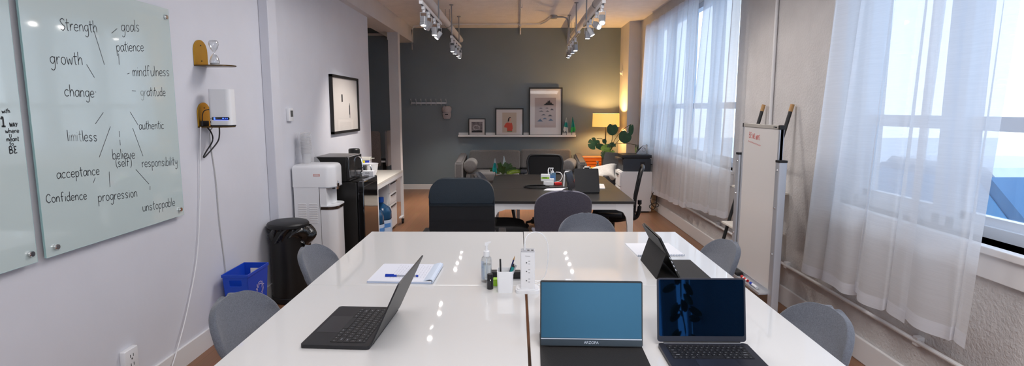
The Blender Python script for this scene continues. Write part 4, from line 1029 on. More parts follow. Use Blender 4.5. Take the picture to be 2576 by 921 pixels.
t = thing('extension_cable', 'looped black power cord plugged in low on the right wall', 'cable', (2.10, 8.33, .36))
b = nb(); bx(b, -.02, .05, -.025, .025, -.02, .02, .004); obj('plug', b, M['black_plastic'], t)
b = nb(); tube(b, [(0, 0, 0), (-.06, -.02, -.03), (-.10, -.03, -.12), (-.09, -.03, -.20), (-.04, -.04, -.25), (.02, -.04, -.23), (-.03, -.03, -.19), (-.12, -.03, -.24), (-.06, -.04, -.29), (-.02, -.03, -.22), (-.01, -.02, -.10), (.0, -.01, -.01)], .006, 8, 6); obj('cord', b, M['black_plastic'], t)

# alcove desk with felt screens
t = thing('alcove_desk', 'white desk with two grey felt privacy screens in the dark alcove', 'desk', (-2.30, 9.55, 0))
b = nb(); bx(b, -.75, .06, -.02, .75, .655, .68, .003); obj('desktop', b, M['white_metal'], t)
b = nb(); bx(b, -.06, .0, .30, .38, .03, .655); bx(b, -.10, .05, .05, .65, 0, .03); obj('leg', b, M['black_plastic'], t, smooth=False)
b = nb(); bx(b, -.70, -.64, .30, .38, .03, .655); bx(b, -.74, -.60, .05, .65, 0, .03); obj('leg', b, M['black_plastic'], t, smooth=False)
b = nb(); prism(b, rrect(-.75, -.008, .585, 1.185, .05), -.045, -.022, 'y'); obj('felt_screen', b, M['screenfelt'], t)
b = nb(); prism(b, rrect(-.02, .72, .585, 1.19, .05), .068, .096, 'x'); o = obj('felt_screen', b, M['screenfelt2'], t)
b = nb(); bx(b, -.09, .05, .18, .30, .68, .70); obj('desk_tray', b, M['black_plastic'], t, smooth=False)

# ------------------------------------------------------------------ upholstered shell chairs
def shell_mesh(W, ztop, seat_z=.46, lean=.10, curl=.075, d0=.22, db=-.20):
    # local: faces -y?  The sitter looks along +y; backrest at y = db
    # profile from front lip to the top
    prof = smooth_pts([(0, d0, seat_z-.025), (0, d0-.06, seat_z), (0, 0, seat_z-.012), (0, db+.09, seat_z-.002), (0, db+.01, seat_z+.06), (0, db-.02, seat_z+.16), (0, db-.02-lean*.55, seat_z+(ztop-seat_z)*.72), (0, db-.02-lean, ztop)], 6)
    n = len(prof)
    arc = [0]
    for i in range(1, n): arc.append(arc[-1]+(prof[i]-prof[i-1]).length)
    T = arc[-1]
    def width(s):
        # half width along the arc
        f = s/T
        base = W*(.98-.06*math.sin(PI*min(1, max(0, (f-.3)/.4))))
        tb = (T-s)  # distance from the top
        rt = .14
        if tb < rt: base *= (max(0, 1-((rt-tb)/rt)**2.75))**(1/2.75)
        if s < .12: base *= (max(0, 1-((.12-s)/.12)**2.5))**(1/2.5)
        return max(base, .012)
    def f(u, v):
        # rows crowd together at the rounded top and at the front lip
        if v > .66: s0 = T-.14*(1-math.sin((v-.66)/.34*PI/2))
        elif v < .22: s0 = .12*(1-math.cos(v/.22*PI/2))
        else: s0 = .12+(T-.26)*(v-.22)/.44
        i = 0
        while i < n-2 and arc[i+1] < s0: i += 1
        fr = min(1, (s0-arc[i])/(arc[i+1]-arc[i]))
        p = prof[i].lerp(prof[i+1], fr); s = arc[i]+(arc[i+1]-arc[i])*fr
        w = width(s); x = -1+2*u
        q = w/W
        t = (prof[min(i+1, n-1)]-prof[i]).normalized(); nrm = Vector((0, -t.z, t.y))
        if nrm.z < 0 and abs(nrm.y) < .3: nrm = -nrm
        nn = Vector((0, t.z, t.y)) if t.z > .3 else Vector((0, max(0, t.z), 1)).normalized()
        off = curl*(abs(x*q)**2.4)
        pp = p+nn*off*min(1, .3+s*3)
        return (x*w, pp.y, pp.z)
    return f
def remap(f):
    def g(u, v):
        vv = v+.06*math.sin(2*PI*v)*0
        # ease so rows crowd at both ends
        return f(u, v)
    return g
def shell_chair(label, W=.220, ztop=.785, m='grey_fabric', legs='wood', loc=(0, 0, 0), rz=0, group='grey upholstered chairs around the white tables'):
    t = thing('upholstered_chair', label, 'chair', loc, rz, group)
    b = nb(); grid(b, remap(shell_mesh(W, ztop)), 22, 46)
    o = obj('seat_shell', b, M[m], t, ang=180); solid(o, .030, 0); subsurf(o, 1)
    if legs == 'star': star(t, .085, .43, .30, M['black_plastic'])
    else:
        b = nb(); bx(b, -.12, .12, -.13, .12, .425, .443, .004); obj('under_frame', b, M['black_plastic'], t)
        for sx in (-1, 1):
            for sy in (-1, 1):
                b = nb(); cyl(b, (sx*.11, sy*.11-.01, .43), (sx*.215, sy*.20-.02, 0), .014, .010, 12); obj('leg', b, M['black_plastic'], t)
    return t
def star(t, zhub, ztop, rad, m, rot=0, colm=None):
    b = nb(); cyl(b, (0, 0, zhub), (0, 0, zhub+.12), .028); cyl(b, (0, 0, zhub+.12), (0, 0, ztop), .019); obj('gas_column', b, colm or M['black_plastic'], t)
    for k in range(5):
        a = R(72*k+rot); c, s = math.cos(a), math.sin(a)
        b = nb(); cyl(b, (0, 0, zhub+.02), (c*rad, s*rad, zhub-.012), .026, .015, 10); l = obj('base_leg', b, m, t)
        b = nb(); cyl(b, (c*rad-s*.022, s*rad+c*.022, .029), (c*rad+s*.022, s*rad-c*.022, .029), .029, seg=16); cyl(b, (c*rad, s*rad, .03), (c*rad, s*rad, zhub-.01), .010, seg=8); obj('caster', b, M['black_plastic'], l)
c0 = shell_chair('grey fabric chair left of the white tables, nearest the camera', loc=(-.905, 2.235, 0), rz=R(-90-8))
dup(c0, (-.89, 3.11, 0), R(-90-4), 'grey fabric chair left of the white tables, in front of the trash can')
dup(c0, (.965, 3.25, 0), R(90+6), 'grey fabric chair right of the white tables, in front of the easel')
dup(c0, (.935, 2.105, 0), R(90+8), 'grey fabric chair right of the white tables, nearest the camera')
dup(c0, (.52, 3.86, 0), R(180), 'grey fabric chair at the far end of the white tables')
M['dimmed_fabric'] = mat('dimmed_wool_fabric', (.055, .060, .072), .95, bump=.25, bscale=420, var=.2, vscale=210)  # grey wool darkened in colour to offset the strong spotlight on this chair
shell_chair('grey fabric chair seen edge-on at the left side of the black table', .22, .80, 'dimmed_fabric', 'wood', (-.165, 6.80, 0), R(-90))
shell_chair('violet grey fabric swivel chair at the near end of the black table', .245, .905, 'violet_fabric', 'star', (.376, 4.84, 0), R(3), None)

# ------------------------------------------------------------------ black leather office chair
t = thing('office_chair', 'black leather high-back office chair seen from behind beyond the white tables', 'office chair', (-.435, 4.62, 0), R(1))
def pad(b, w, z0, z1, y, th, r):
    prism(b, rrect(-w, w, z0, z1, r, 8), y-th/2, y+th/2, 'y')
b = nb(); prism(b, [(-.257, .815), (.257, .815), (.256, .88)]+[(.130+.122*math.cos(R(a)), .905+.122*math.sin(R(a))) for a in range(6, 91, 7)]+[(-.130+.122*math.cos(R(a)), .905+.122*math.sin(R(a))) for a in range(90, 176, 7)]+[(-.256, .88)], -.30, -.215, 'y')
bmesh.ops.bevel(b, geom=[e for e in b.edges if abs(e.verts[0].co.y-e.verts[1].co.y) < 1e-5], offset=.018, segments=3, affect='EDGES'); obj('backrest_top', b, M['black_leather'], t, label='glossier blue-black upper band of the backrest')
b = nb(); prism(b, [(-.25, .46), (.25, .46), (.258, .64), (.256, .818), (-.256, .818), (-.258, .64)], -.295, -.21, 'y')
bmesh.ops.bevel(b, geom=[e for e in b.edges if abs(e.verts[0].co.y-e.verts[1].co.y) < 1e-5], offset=.014, segments=2, affect='EDGES')
for z in (.70,): bx(b, -.252, .252, -.299, -.29, z-.002, z+.002)
obj('backrest', b, M['black_leather2'], t)
b = nb(); bx(b, -.26, .26, -.24, .26, .43, .53, .04, 3); obj('seat', b, M['black_leather2'], t)
for s in (-1, 1):
    b = nb(); tube(b, [(s*.24, -.24, .47), (s*.30, -.22, .49), (s*.315, -.15, .53), (s*.315, .05, .545), (s*.315, .14, .52), (s*.28, .12, .46)], .018, 10, 5); bx(b, s*.315-.032, s*.315+.032, -.19, .10, .538, .560, .010); obj('armrest', b, M['black_plastic'], t)
star(t, .09, .43, .31, M['black_plastic'], 15)

# ------------------------------------------------------------------ mesh task chairs
def task_chair(label, loc, rz, back_h=.95, rot=0, colm=None, arms=True):
    t = thing('task_chair', label, 'office chair', loc, rz, 'black mesh task chairs around the black table')
    b = nb()
    def seat(u, v):
        x = -1+2*u; y = -1+2*v
        return (x*.245*(1-.10*y*y), y*.235, .475+.018*x*x-.035*max(0, y)**3+.008*max(0, -y))
    grid(b, seat, 16, 16); o = obj('seat', b, M['black_mesh'], t, ang=180); solid(o, .065, -1); subsurf(o, 1)
    b = nb(); lathe(b, [(0, .36), (.07, .36), (.16, .385), (.20, .42), (0, .43)], 20, sy=1.0); obj('seat_pan', b, M['black_plastic'], t)
    out = [(-.20, .52), (-.215, .62), (-.235, .80), (-.235, back_h-.07), (-.205, back_h-.012), (-.12, back_h), (.12, back_h), (.205, back_h-.012), (.235, back_h-.07), (.235, .80), (.215, .62), (.20, .52)]
    def bk(x, z): return (x, -.235-.05*(z-.5)-.14*max(0, z-.62)+.35*x*x, z)
    b = nb(); tube(b, [bk(x, z) for x, z in out], .017, 10, 3, True); obj('back_frame', b, M['black_plastic'], t)
    def ms(u, v):
        z = .52+(back_h-.012-.52)*v
        w = .20+.035*min(1, (z-.52)/.25)
        if z > back_h-.07: w -= .035*((z-back_h+.07)/.07)**2
        x = (-1+2*u)*w
        return bk(x, z)
    b = nb(); grid(b, ms, 12, 14); o = obj('back_mesh', b, M['black_mesh'], t, ang=180); solid(o, .008)
    b = nb(); tube(b, [(0, -.05, .40), (0, -.22, .40), (0, -.27, .48), (0, -.275, .60)], .022, 10, 5); obj('back_support', b, M['black_plastic'], t)
    if arms:
        for s in (-1, 1):
            b = nb(); tube(b, [(s*.18, .05, .41), (s*.28, .05, .43), (s*.295, .05, .47), (s*.295, .05, arms-.03)], .015, 10, 5); a = obj('armrest', b, M['black_plastic'], t)
            b = nb(); bx(b, s*.295-.045, s*.295+.045, -.10, .15, arms-.035, arms, .012, 3); obj('arm_pad', b, mat('dark_navy_pad', (.012, .016, .024), .5), a)
    star(t, .085, .40, .27, M['black_plastic'], rot, colm)
    return t
task_chair('black mesh task chair beyond the far end of the black table, facing the camera', (.385, 7.40, 0), R(180), .935, 18, arms=.76)
task_chair('black mesh task chair right of the black table, before the white cabinet', (1.04, 5.98, 0), R(78), .955, 18, arms=.50)
task_chair('black task chair left of the black table, half hidden by the leather chair', (-.13, 5.30, 0), R(-84), .92, 0, M['white_metal'], arms=0)

# ------------------------------------------------------------------ black conference table
t = thing('conference_table', 'black wood-topped conference table on a white metal frame', 'table', (.40, 6.1, 0))
x0, x1, y0, y1 = -.675, .675, -1.05, 1.05
b = nb(); bx(b, x0, x1, y0, -.235, .708, .732, .003); bx(b, x0, x1, -.230, .54, .708, .732, .003)
prism(b, [(x0, .545), (x1, .545), (x1, .80), (x1-.08, y1-.05), (x1-.22, y1), (x0+.16, y1), (x0+.05, y1-.05), (x0, .86)], .708, .732, 'z')
obj('tabletop', b, M['blacktop'], t)
b = nb()
bx(b, x0+.03, x1-.03, y0+.012, y0+.037, .652, .708); bx(b, x0+.03, x1-.03, y1-.26, y1-.235, .66, .708)
for x in (x0+.012, x1-.037): bx(b, x, x+.025, y0+.03, y1-.25, .652, .708)
obj('frame_rail', b, M['white_metal'], t, smooth=False)
def bleg(sx, sy, y):
    b = nb(); x = x1*sx
    # curved corner into a tapering leg
    prism(b, [(x-sx*.012, .708), (x-sx*.012, .0), (x-sx*.040, .0), (x-sx*.062, .50), (x-sx*.075, .58), (x-sx*.105, .63), (x-sx*.17, .652), (x-sx*.17, .708)], y-.022, y+.022, 'y')
    return b
for sx in (-1, 1):
    for y in (y0+.031, y1-.29): obj('leg', bleg(sx, 1, y), M['white_metal'], t)
b = nb(); bx(b, -.40, -.36, .90, .94, 0, .706); bx(b, -.60, -.36, .90, .93, .0, .02); obj('centre_leg', b, M['white_metal'], t, smooth=False)

# things on the black table
def laptop(name, label, loc, rz, w, d, ang, m, lidm, scr, keys=True, scale_keys=True):
    t = thing(name, label, 'laptop', loc, rz)   # local: hinge along x at y=0, user at -y
    b = nb(); prism(b, rrect(-w/2, w/2, -d, .0, .012), .002, .0145, 'z'); base = obj('base', b, m, t, ang=30)
    b = nb(); prism(b, rrect(-w/2, w/2, .0, d, .010), -.0025, .0025, 'z'); lid = obj('lid', b, lidm, t, ang=30)
    lid.location = (0, .006, .017); lid.rotation_euler = (R(ang), 0, 0)
    b = nb(); prism(b, rrect(-w/2+.006, w/2-.006, .020, d-.005, .006), .0026, .0031, 'z'); s = obj('screen', b, scr, lid, smooth=False)
    b = nb(); prism(b, rrect(-w*.21, w*.21, -d+.012, -d+.012+d*.36, .006), .0146, .0149, 'z'); obj('trackpad', b, mat('trackpad_'+m.name, tuple(c*1.25 for c in m.node_tree.nodes['Principled BSDF'].inputs['Base Color'].default_value[:3]), .3, metal=.4), t, smooth=False)
    if keys:
        kb = nb(); lg = nb()
        kw = (w*.86)/14; kd = kw*.97; yb = -.022
        for r in range(6):
            rows = {0: [1.5]+[.96]*13, 1: [1]*13+[1.5], 2: [1.5]+[1]*12+[1], 3: [1.75]+[1]*11+[1.75], 4: [2.25]+[1]*10+[2.25], 5: [1, 1, 1, 1.25, 5, 1.25, 1, 1, 1, 1]}[r]
            tot = sum(rows); x = -w*.43; hh = kd*(.55 if r == 0 else 1); y1_ = yb
            for q in rows:
                ww = q*w*.86/tot
                bx(kb, x+.0012, x+ww-.0012, y1_-hh+.0012, y1_-.0012, .0146, .0160)
                if q < 3: bx(lg, x+ww*.36, x+ww*(.54 if q < 1.1 else .66), y1_-hh*.60, y1_-hh*.44, .01601, .0162)
                x += ww
            yb -= hh
        k = obj('keyboard', kb, M['key'], t, smooth=False); obj('key_legends', lg, M['legend'], k, smooth=False)
    b = nb(); cyl(b, (-w*.43, .004, .0145), (w*.43, .004, .0145), .005, seg=10); obj('hinge', b, M['black_plastic'], t)
    for sx in (-1, 1):
        b = nb()
        for sy in (-.03, -d+.03): cyl(b, (sx*(w/2-.03), sy, 0), (sx*(w/2-.03), sy, .003), .007, seg=10)
        obj('rubber_foot', b, M['black_plastic'], t)
    return t, lid
t, lid = laptop('black_laptop', 'black laptop seen from behind on the black table', (.70, 5.515, .732), R(184), .245, .24, 112, M['black_plastic'], M['black_plastic'], M['screen_gloss'], False)
t = thing('tilted_tablet', 'dark tablet on a thin stand behind the black laptop on the black table', 'tablet', (.575, 5.74, .732), R(68))
b = nb(); bx(b, -.12, .12, -.004, .004, .0, .20, .002); o = obj('tablet', b, M['black_plastic'], t); o.rotation_euler = (R(-14), 0, 0)
b = nb(); bx(b, -.10, .10, -.006, -.004, .02, .18); o = obj('screen', b, M['screen_gloss'], t, smooth=False); o.rotation_euler = (R(-14), 0, 0)
t = thing('white_stand', 'white bent metal stand beside the dark tablet on the black table', 'stand', (.555, 5.95, .732), R(10))
b = nb(); tube(b, [(.02, 0, .17), (-.02, 0, .17), (-.045, 0, .155), (-.055, 0, .0)], .008, 8, 3); bx(b, -.08, .02, -.04, .04, 0, .006, .002); obj('stand', b, M['white_plastic'], t)
t = thing('coral_notebook', 'coral red notebook standing behind the black laptop', 'notebook', (.66, 5.95, .732), R(20))
b = nb(); bx(b, -.05, .05, -.01, .01, .012, .09, .003); obj('cover', b, M['pinkred'], t)
b = nb(); bx(b, -.06, .06, -.03, .03, 0, .012, .002); obj('tray', b, M['white_plastic'], t)
t = thing('white_keyboard', 'thin white slab to the right of the black laptop on the black table', 'tablet', (.86, 6.02, .732), R(-6))
b = nb(); prism(b, rrect(-.085, .085, -.17, .17, .012), 0, .008, 'z'); obj('slab', b, M['white_plastic'], t)
t = thing('sanitizer_bottle', 'blue-tinted pump bottle of sanitizer on the black table', 'bottle', (.41, 6.42, .732))
b = nb(); prism(b, rrect(-.038, .038, -.025, .025, .012), 0, .105, 'z'); obj('bottle', b, mat('blue_gel', (.25, .48, .72), .1, trans=.5), t)
b = nb(); lathe(b, [(0, .105), (.016, .105), (.016, .125), (.008, .128), (.006, .155), (0, .156)], 14); bx(b, -.035, .012, -.008, .008, .150, .163, .003); obj('pump', b, M['white_plastic'], t)
b = nb(); bx(b, -.03, .03, -.0256, -.025, .02, .075); obj('label', b, mat('blue_gel_label', (.10, .25, .55), .4), t, smooth=False)
t = thing('charger_block', 'white charger block with a lime green label on the black table', 'charger', (.315, 6.12, .732), R(-6))
b = nb(); bx(b, -.05, .05, -.02, .02, .045, .125, .006); obj('block', b, M['white_plastic'], t)
b = nb(); bx(b, -.042, .042, -.0206, -.02, .074, .094); lb = obj('label', b, M['green_lab'], t, smooth=False)
b = nb(); bx(b, -.028, .02, -.0209, -.0206, .081, .087); obj('label_print', b, M['leaf'], lb, smooth=False)
b = nb(); bx(b, -.02, .09, -.028, .035, 0, .045, .006); bx(b, .04, .095, -.022, .03, .045, .075, .005); obj('power_strip', b, M['white_plastic'], t)
t = thing('white_cable_loop', 'thin white charging cable looped beside the sanitizer on the black table', 'cable', (.41, 6.28, .732))
b = nb(); tube(b, [(-.06, -.10, .12), (-.06, -.06, .16), (-.045, .0, .175), (-.03, .03, .15), (-.02, .05, .10)], .005, 8, 5); tube(b, [(.03, .02, .125), (.08, .0, .12), (.10, -.02, .08), (.07, -.03, .03), (.0, -.03, .012)], .005, 8, 5); obj('cable', b, M['white_plastic'], t)
b = nb(); bx(b, -.04, .04, -.03, .03, 0, .03, .006); single('red_box', b, M['red'], 'small red box behind the white power strip on the black table', 'box', (.455, 6.15, .732), R(10))
b = nb(); bx(b, -.09, .09, -.12, .12, 0, .003); o = single('paper_sheet', b, M['paper'], 'white sheet of paper under the cables on the black table', 'paper', (.40, 5.82, .732), R(-18), smooth=False)
b = nb(); tube(b, [(.10, .03, .008), (-.02, .10, .008), (-.14, .06, .008), (-.16, -.02, .008), (-.04, -.09, .008), (.10, -.06, .010), (.28, -.02, .010), (.36, .05, .008), (.30, .08, .008)], .007, 8, 8); tube(b, [(.06, .05, .018), (-.03, .085, .018), (-.13, .045, .018), (-.145, -.02, .018), (-.03, -.075, .018), (.10, -.045, .020)], .007, 8, 8)
single('black_cable_coil', b, M['black_plastic'], 'coiled black cable on the black table', 'cable', (.245, 5.93, .732))

# potted plant and flags at the far left corner of the black table
t = thing('plant_table', 'small white side table carrying the plant at the far left corner of the black table', 'table', (-.20, 7.50, 0))
b = nb(); prism(b, rrect(-.22, .22, -.20, .20, .05), .475, .50, 'z'); obj('tabletop', b, M['white_metal'], t)
for sx in (-.18, .18):
    for sy in (-.16, .16):
        b = nb(); cyl(b, (sx, sy, 0), (sx*.95, sy*.95, .475), .012, seg=10); obj('leg', b, M['white_metal'], t)
t = thing('zz_plant', 'leafy green plant in an orange pot at the far left corner of the black table', 'plant', (-.195, 7.52, -.035))
b = nb(); lathe(b, [(0, .536), (.075, .536), (.095, .70), (.10, .705), (.085, .70), (.08, .69), (0, .685)], 28); obj('pot', b, M['orange'], t)
random.seed(11)
for k in range(9):
    a = random.uniform(0, 2*PI); ln = random.uniform(.14, .22); tilt = random.uniform(.25, .95)
    if k == 0: a, ln, tilt = 0.05, .30, 1.25
    if k == 1: a, ln, tilt = 2.9, .20, .9
    d = Vector((math.sin(tilt)*math.cos(a), math.sin(tilt)*math.sin(a)*.7, math.cos(tilt)))
    st = [Vector((0, 0, .69))+d*ln*s+Vector((0, 0, .05*s*(1-s)*2-(.03*s*s if tilt > .8 else 0))) for s in (0, .25, .5, .75, 1)]
    sp = smooth_pts(st, 4)
    b = nb(); tube(b, sp, .004, 6)
    n = len(sp)
    for i in range(4, n):
        tdir = (sp[i]-sp[i-1]).normalized(); sd = tdir.cross(Vector((0, 1, .3))).normalized()
        for s in (-1, 1):
            q = (tdir*.6+sd*s).normalized(); nn = q.cross(tdir).normalized(); L = .046*(1-.3*i/n)
            w = nn.cross(q)*.011
            p = sp[i]; v = [b.verts.new(x) for x in (p, p+q*L*.45+w, p+q*L, p+q*L*.45-w)]; b.faces.new(v)
    obj('leaf_stem', b, M['leaf_dark'] if k else M['leaf_light'], t, ang=80, recalc=False)
desk_flag(-.275, 7.36, .50, .43, [M['cloth_white'], M['cloth_teal'], M['cloth_teal']], 'small white and teal desk flag beside the plant in the orange pot', -1, .6, .19)
desk_flag(-.185, 7.64, .50, .44, [M['cloth_white']], 'small white desk flag standing among the plant leaves at the black table', 1, .5, .17)

# ------------------------------------------------------------------ four white gloss tables
def white_table(x0, x1, y0, y1, label, ztop=.74):
    t = thing('white_table', label, 'table', ((x0+x1)/2, (y0+y1)/2, 0), 0, 'white gloss tables pushed together')
    w = (x1-x0)/2; d = (y1-y0)/2
    b = nb(); bx(b, -w, w, -d, d, ztop-.035, ztop, .0025, 2); obj('tabletop', b, M['gloss_white'], t)
    b = nb()
    for s in (-1, 1): bx(b, -w+.06, w-.06, s*(d-.07)-.012, s*(d-.07)+.012, ztop-.085, ztop-.035); bx(b, s*(w-.07)-.012, s*(w-.07)+.012, -d+.06, d-.06, ztop-.085, ztop-.035)
    obj('frame', b, M['white_metal'], t, smooth=False)
    for sx in (-1, 1):
        for sy in (-1, 1):
            b = nb(); cyl(b, (sx*(w-.09), sy*(d-.09), 0), (sx*(w-.09), sy*(d-.09), ztop-.035), .022); obj('leg', b, M['white_metal'], t)
    return t
white_table(-.985, .0435, 2.572, 3.737, 'white gloss table, far left one of the block of four')
white_table(.0455, 1.072, 2.572, 3.735, 'white gloss table, far right one of the block of four', .742)
white_table(-.985, .0385, 1.40, 2.570, 'white gloss table, near left one of the block of four')
white_table(.0485, 1.072, 1.40, 2.570, 'white gloss table, near right one of the block of four')
TZ = .74
# laptops
laptop('laptop', 'dark grey laptop on the near left white table, seen from its side', (-.500, 2.040, TZ), R(-90-3), .385, .245, 65, M['laptop_dark'], M['laptop_dark'], M['screen_gloss'])
t, lid = laptop('laptop', 'midnight laptop with a dark mirror-like screen at the near right corner', (.650, 1.885, TZ), R(0), .310, .222, 80, M['laptop_mid'], M['laptop_mid'], M['screen_gloss'])
b = nb(); bx(b, -.135, .135, -.004, .0, .0148, .0156); obj('hinge_strip', b, M['alu'], t, smooth=False)

# portable monitors with folding covers
def monitor(label, loc, rz, w, h, tilt, foot, word):
    # local: panel bottom edge along x at y=0, the user sits at -y; cover flap lies flat in front, prop folds behind
    t = thing('portable_monitor', label, 'monitor', loc, rz)
    b = nb(); prism(b, rrect(-w/2, w/2, 0, h, .006), -.004, .004, 'y'); p = obj('panel', b, M['black_satin'], t, ang=30)
    p.rotation_euler = (R(-tilt), 0, 0); p.location = (0, .004, .008)
    b = nb(); bx(b, -w/2+.004, w/2-.004, -.0048, -.004, .028, h-.006); obj('screen', b, M['screen_off'], p, smooth=False)
    b = nb(); bx(b, -w/2+.003, w/2-.003, -.0055, -.004, .0235, .0265); obj('chin_line', b, M['alu'], p, smooth=False)
    b = nb(); bx(b, -w/2+.003, w/2-.003, -.0050, -.0042, .002, .0232); obj('chin', b, mat('monitor_chin', (.014, .024, .034), .3), p, smooth=False)
    if word:
        b = nb(); text_bm(b, word, .013, Matrix.Translation((0, -.0056, .0125)) @ Matrix.Rotation(R(90), 4, 'X')); obj('brand_lettering', b, M['alu'], p, smooth=False)
    b = nb()
    for k in range(4): bx(b, -w/2-.0005, -w/2+.002, -.002, .002, .04+k*.022, .052+k*.022); bx(b, w/2-.002, w/2+.0005, -.002, .002, .04+k*.022, .052+k*.022)
    obj('ports', b, M['alu'], p, smooth=False)
    # prop: sloping rear flap from 58 % height down to the table
    a = R(tilt); hh = h*.60; y1, z1 = math.sin(a)*hh+.013, math.cos(a)*hh+.008
    b = nb(); prism(b, [(y1, z1), (y1+.004, z1), (foot+.004, .0036), (foot, .0036)], -w/2+.004, w/2-.004, 'x'); obj('prop_flap', b, mat('cover_black', (.017, .016, .016), .7, bump=.2, bscale=300), t, smooth=False)
    b = nb(); yt, zt = math.sin(a)*(h-.004)+.012, math.cos(a)*(h-.004)+.006
    prism(b, [(y1, z1), (y1+.004, z1+.002), (yt+.004, zt), (yt, zt)], -w/2+.004, w/2-.004, 'x'); obj('back_cover', b, mat('cover_grey', (.035, .035, .036), .6, bump=.2, bscale=300), t, smooth=False)
    b = nb(); prism(b, rrect(-w/2, w/2, -.155, foot+.004, .004), .0005, .0035, 'z'); obj('front_flap', b, MATS['cover_black'], t, smooth=False)
    return t
monitor('portable monitor with a blank blue-reflecting screen on the near right white table, facing the camera', (.260, 1.868, TZ), R(-1.5), .356, .226, 10, .13, 'ARZOPA')
monitor('portable monitor seen from behind on the far right white table, turned to the window', (.800, 2.845, TZ), R(90), .356, .226, 27, .115, '')

# notepads and pen
t = thing('writing_pad', 'lined writing pad with handwritten notes and curled-back pages on the far left white table', 'notepad', (-.556, 2.735, TZ), R(-2))
b = nb(); bx(b, -.155, .155, -.140, .150, 0, .012, .001, 1); obj('pad', b, M['paper'], t, smooth=False)
b = nb(); bx(b, -.156, .156, -.1405, -.1395, .002, .004); bx(b, -.156, .156, -.1405, -.1395, .007, .0085); obj('page_edges', b, mat('blue_page_edge', (.16, .27, .50), .7), t, smooth=False)
b = nb(); pts = [(.115, .013), (.135, .0215), (.150, .024), (.162, .019), (.165, .011), (.160, .002), (.157, .002), (.160, .011), (.157, .017), (.148, .0205), (.136, .0185), (.118, .012)]
prism(b, pts, -.138, .150, 'y'); obj('curled_pages', b, M['paper_edge'], t)
b = nb(); prism(b, rrect(-.150, .130, -.135, .156, .004), .0122, .0128, 'z'); obj('top_sheet', b, mat('blue_white_paper', (.72, .74, .82), .7), t, smooth=False)
random.seed(5); b = nb()
for k in range(12):
    x = .105-k*.0145; y = -.09+random.uniform(-.01, .01)
    while y < .12:
        L = random.uniform(.012, .034)
        pts = [Vector((x+.0028*math.sin(i*2.1+k)*(1 if i % 2 else -1), y+L*i/8, .0131)) for i in range(9)]
        ribbon(b, pts, .0011, Vector((0, 0, 1))); y += L+.008
    if k > 6 and random.random() < .4: continue
obj('handwriting', b, mat('pencil_grey', (.33, .34, .42), .7), t, smooth=False, recalc=False)
t = thing('ballpoint_pen', 'clear ballpoint pen with a blue cap lying on the writing pad', 'pen', (-.565, 2.664, TZ+.0175), R(-1))
b = nb(); cyl(b, (-.07, 0, 0), (.075, 0, 0), .0042, seg=6); obj('barrel', b, M['clear'], t)
b = nb(); cyl(b, (-.078, 0, 0), (-.022, 0, 0), .0058, .0054, seg=12); bx(b, -.078, -.035, -.002, .002, .005, .0085, .001); obj('cap', b, M['pen_blue'], t)
b = nb(); cyl(b, (.073, 0, 0), (.084, 0, 0), .0048, seg=12); obj('end_plug', b, M['pen_blue'], t)
b = nb(); cyl(b, (-.02, 0, 0), (.07, 0, 0), .0015, seg=8); obj('refill', b, mat('refill_grey', (.35, .36, .42), .4), t)
t = thing('spiral_notebook', 'spiral-bound white notepad behind the turned portable monitor on the far right table', 'notepad', (.812, 3.235, TZ), R(3))
b = nb(); bx(b, -.140, .130, -.135, .150, 0, .009, .001, 1); obj('pages', b, M['paper'], t, smooth=False)
b = nb()
for k in range(30):
    x = -.135+k*.009; tube(b, [(x+.0016*math.cos(a*PI/4), -.139+.007*math.sin(a*PI/4), .0065+.006*math.cos(a*PI/4)) for a in range(8)], .0010, 5, 0, True)
obj('spiral', b, mat('blue_wire', (.12, .18, .30), .35), t)

# middle group: sanitizer, dropper, cup with pens, sticky notes, case, outlet tower
t = thing('hand_sanitizer', 'clear pump bottle of hand sanitizer on the white table beside the pen cup', 'bottle', (-.145, 2.635, TZ))
b = nb(); lathe(b, [(0, 0), (.024, 0), (.026, .004), (.026, .105), (.023, .118), (.013, .126), (.013, .130)], 28); obj('bottle', b, M['clear'], t)
b = nb(); lathe(b, [(0, .003), (.0235, .003), (.0235, .085), (0, .085)], 24); obj('gel', b, glass_mat('gel', (.90, .94, .97), .10), t)
b = nb(); lathe(b, [(.0145, .124), (.0145, .150), (.007, .153), (.0055, .178), (0, .178)], 20); prism(b, [(-.008, .178), (.008, .178), (.012, .188), (.022, .194), (.022, .197), (-.002, .193), (-.008, .190)], -.006, .006, 'y'); cyl(b, (0, 0, .02), (0, 0, .126), .0025, seg=8); obj('pump', b, M['white_plastic'], t)
b = nb(); grid(b, lambda u, v: (.0264*math.cos(R(170+80*u)), .0264*math.sin(R(170+80*u)), .015+.09*v), 10, 1); obj('label', b, glass_mat('blue_label_film', (.62, .72, .86), .15), t, recalc=False)
t = thing('dropper_bottle', 'small black screw-cap bottle in front of the hand sanitizer', 'bottle', (-.123, 2.522, TZ))
b = nb(); lathe(b, [(0, 0), (.0145, 0), (.0155, .002), (.0155, .042), (.012, .049)], 20); obj('bottle', b, M['black_gloss'], t)
b = nb(); lathe(b, [(.0135, .048), (.0135, .069), (.012, .071), (0, .071)], 20); obj('cap', b, M['black_plastic'], t)
t = thing('pen_cup', 'white rounded-square pen cup on the white table beside the outlet tower', 'pen cup', (-.052, 2.498, TZ))
b = nb()
def cupw(b, s0, s1, z0, z1, inner=False):
    A = [(x, y, z0) for x, y in rrect(-s0, s0, -s0, s0, .010, 5)]; B_ = [(x, y, z1) for x, y in rrect(-s1, s1, -s1, s1, .011, 5)]
    va = [b.verts.new(p) for p in A]; vb = [b.verts.new(p) for p in B_]; n = len(va)
    for i in range(n): b.faces.new((va[i], va[(i+1) % n], vb[(i+1) % n], vb[i]))
    return va, vb
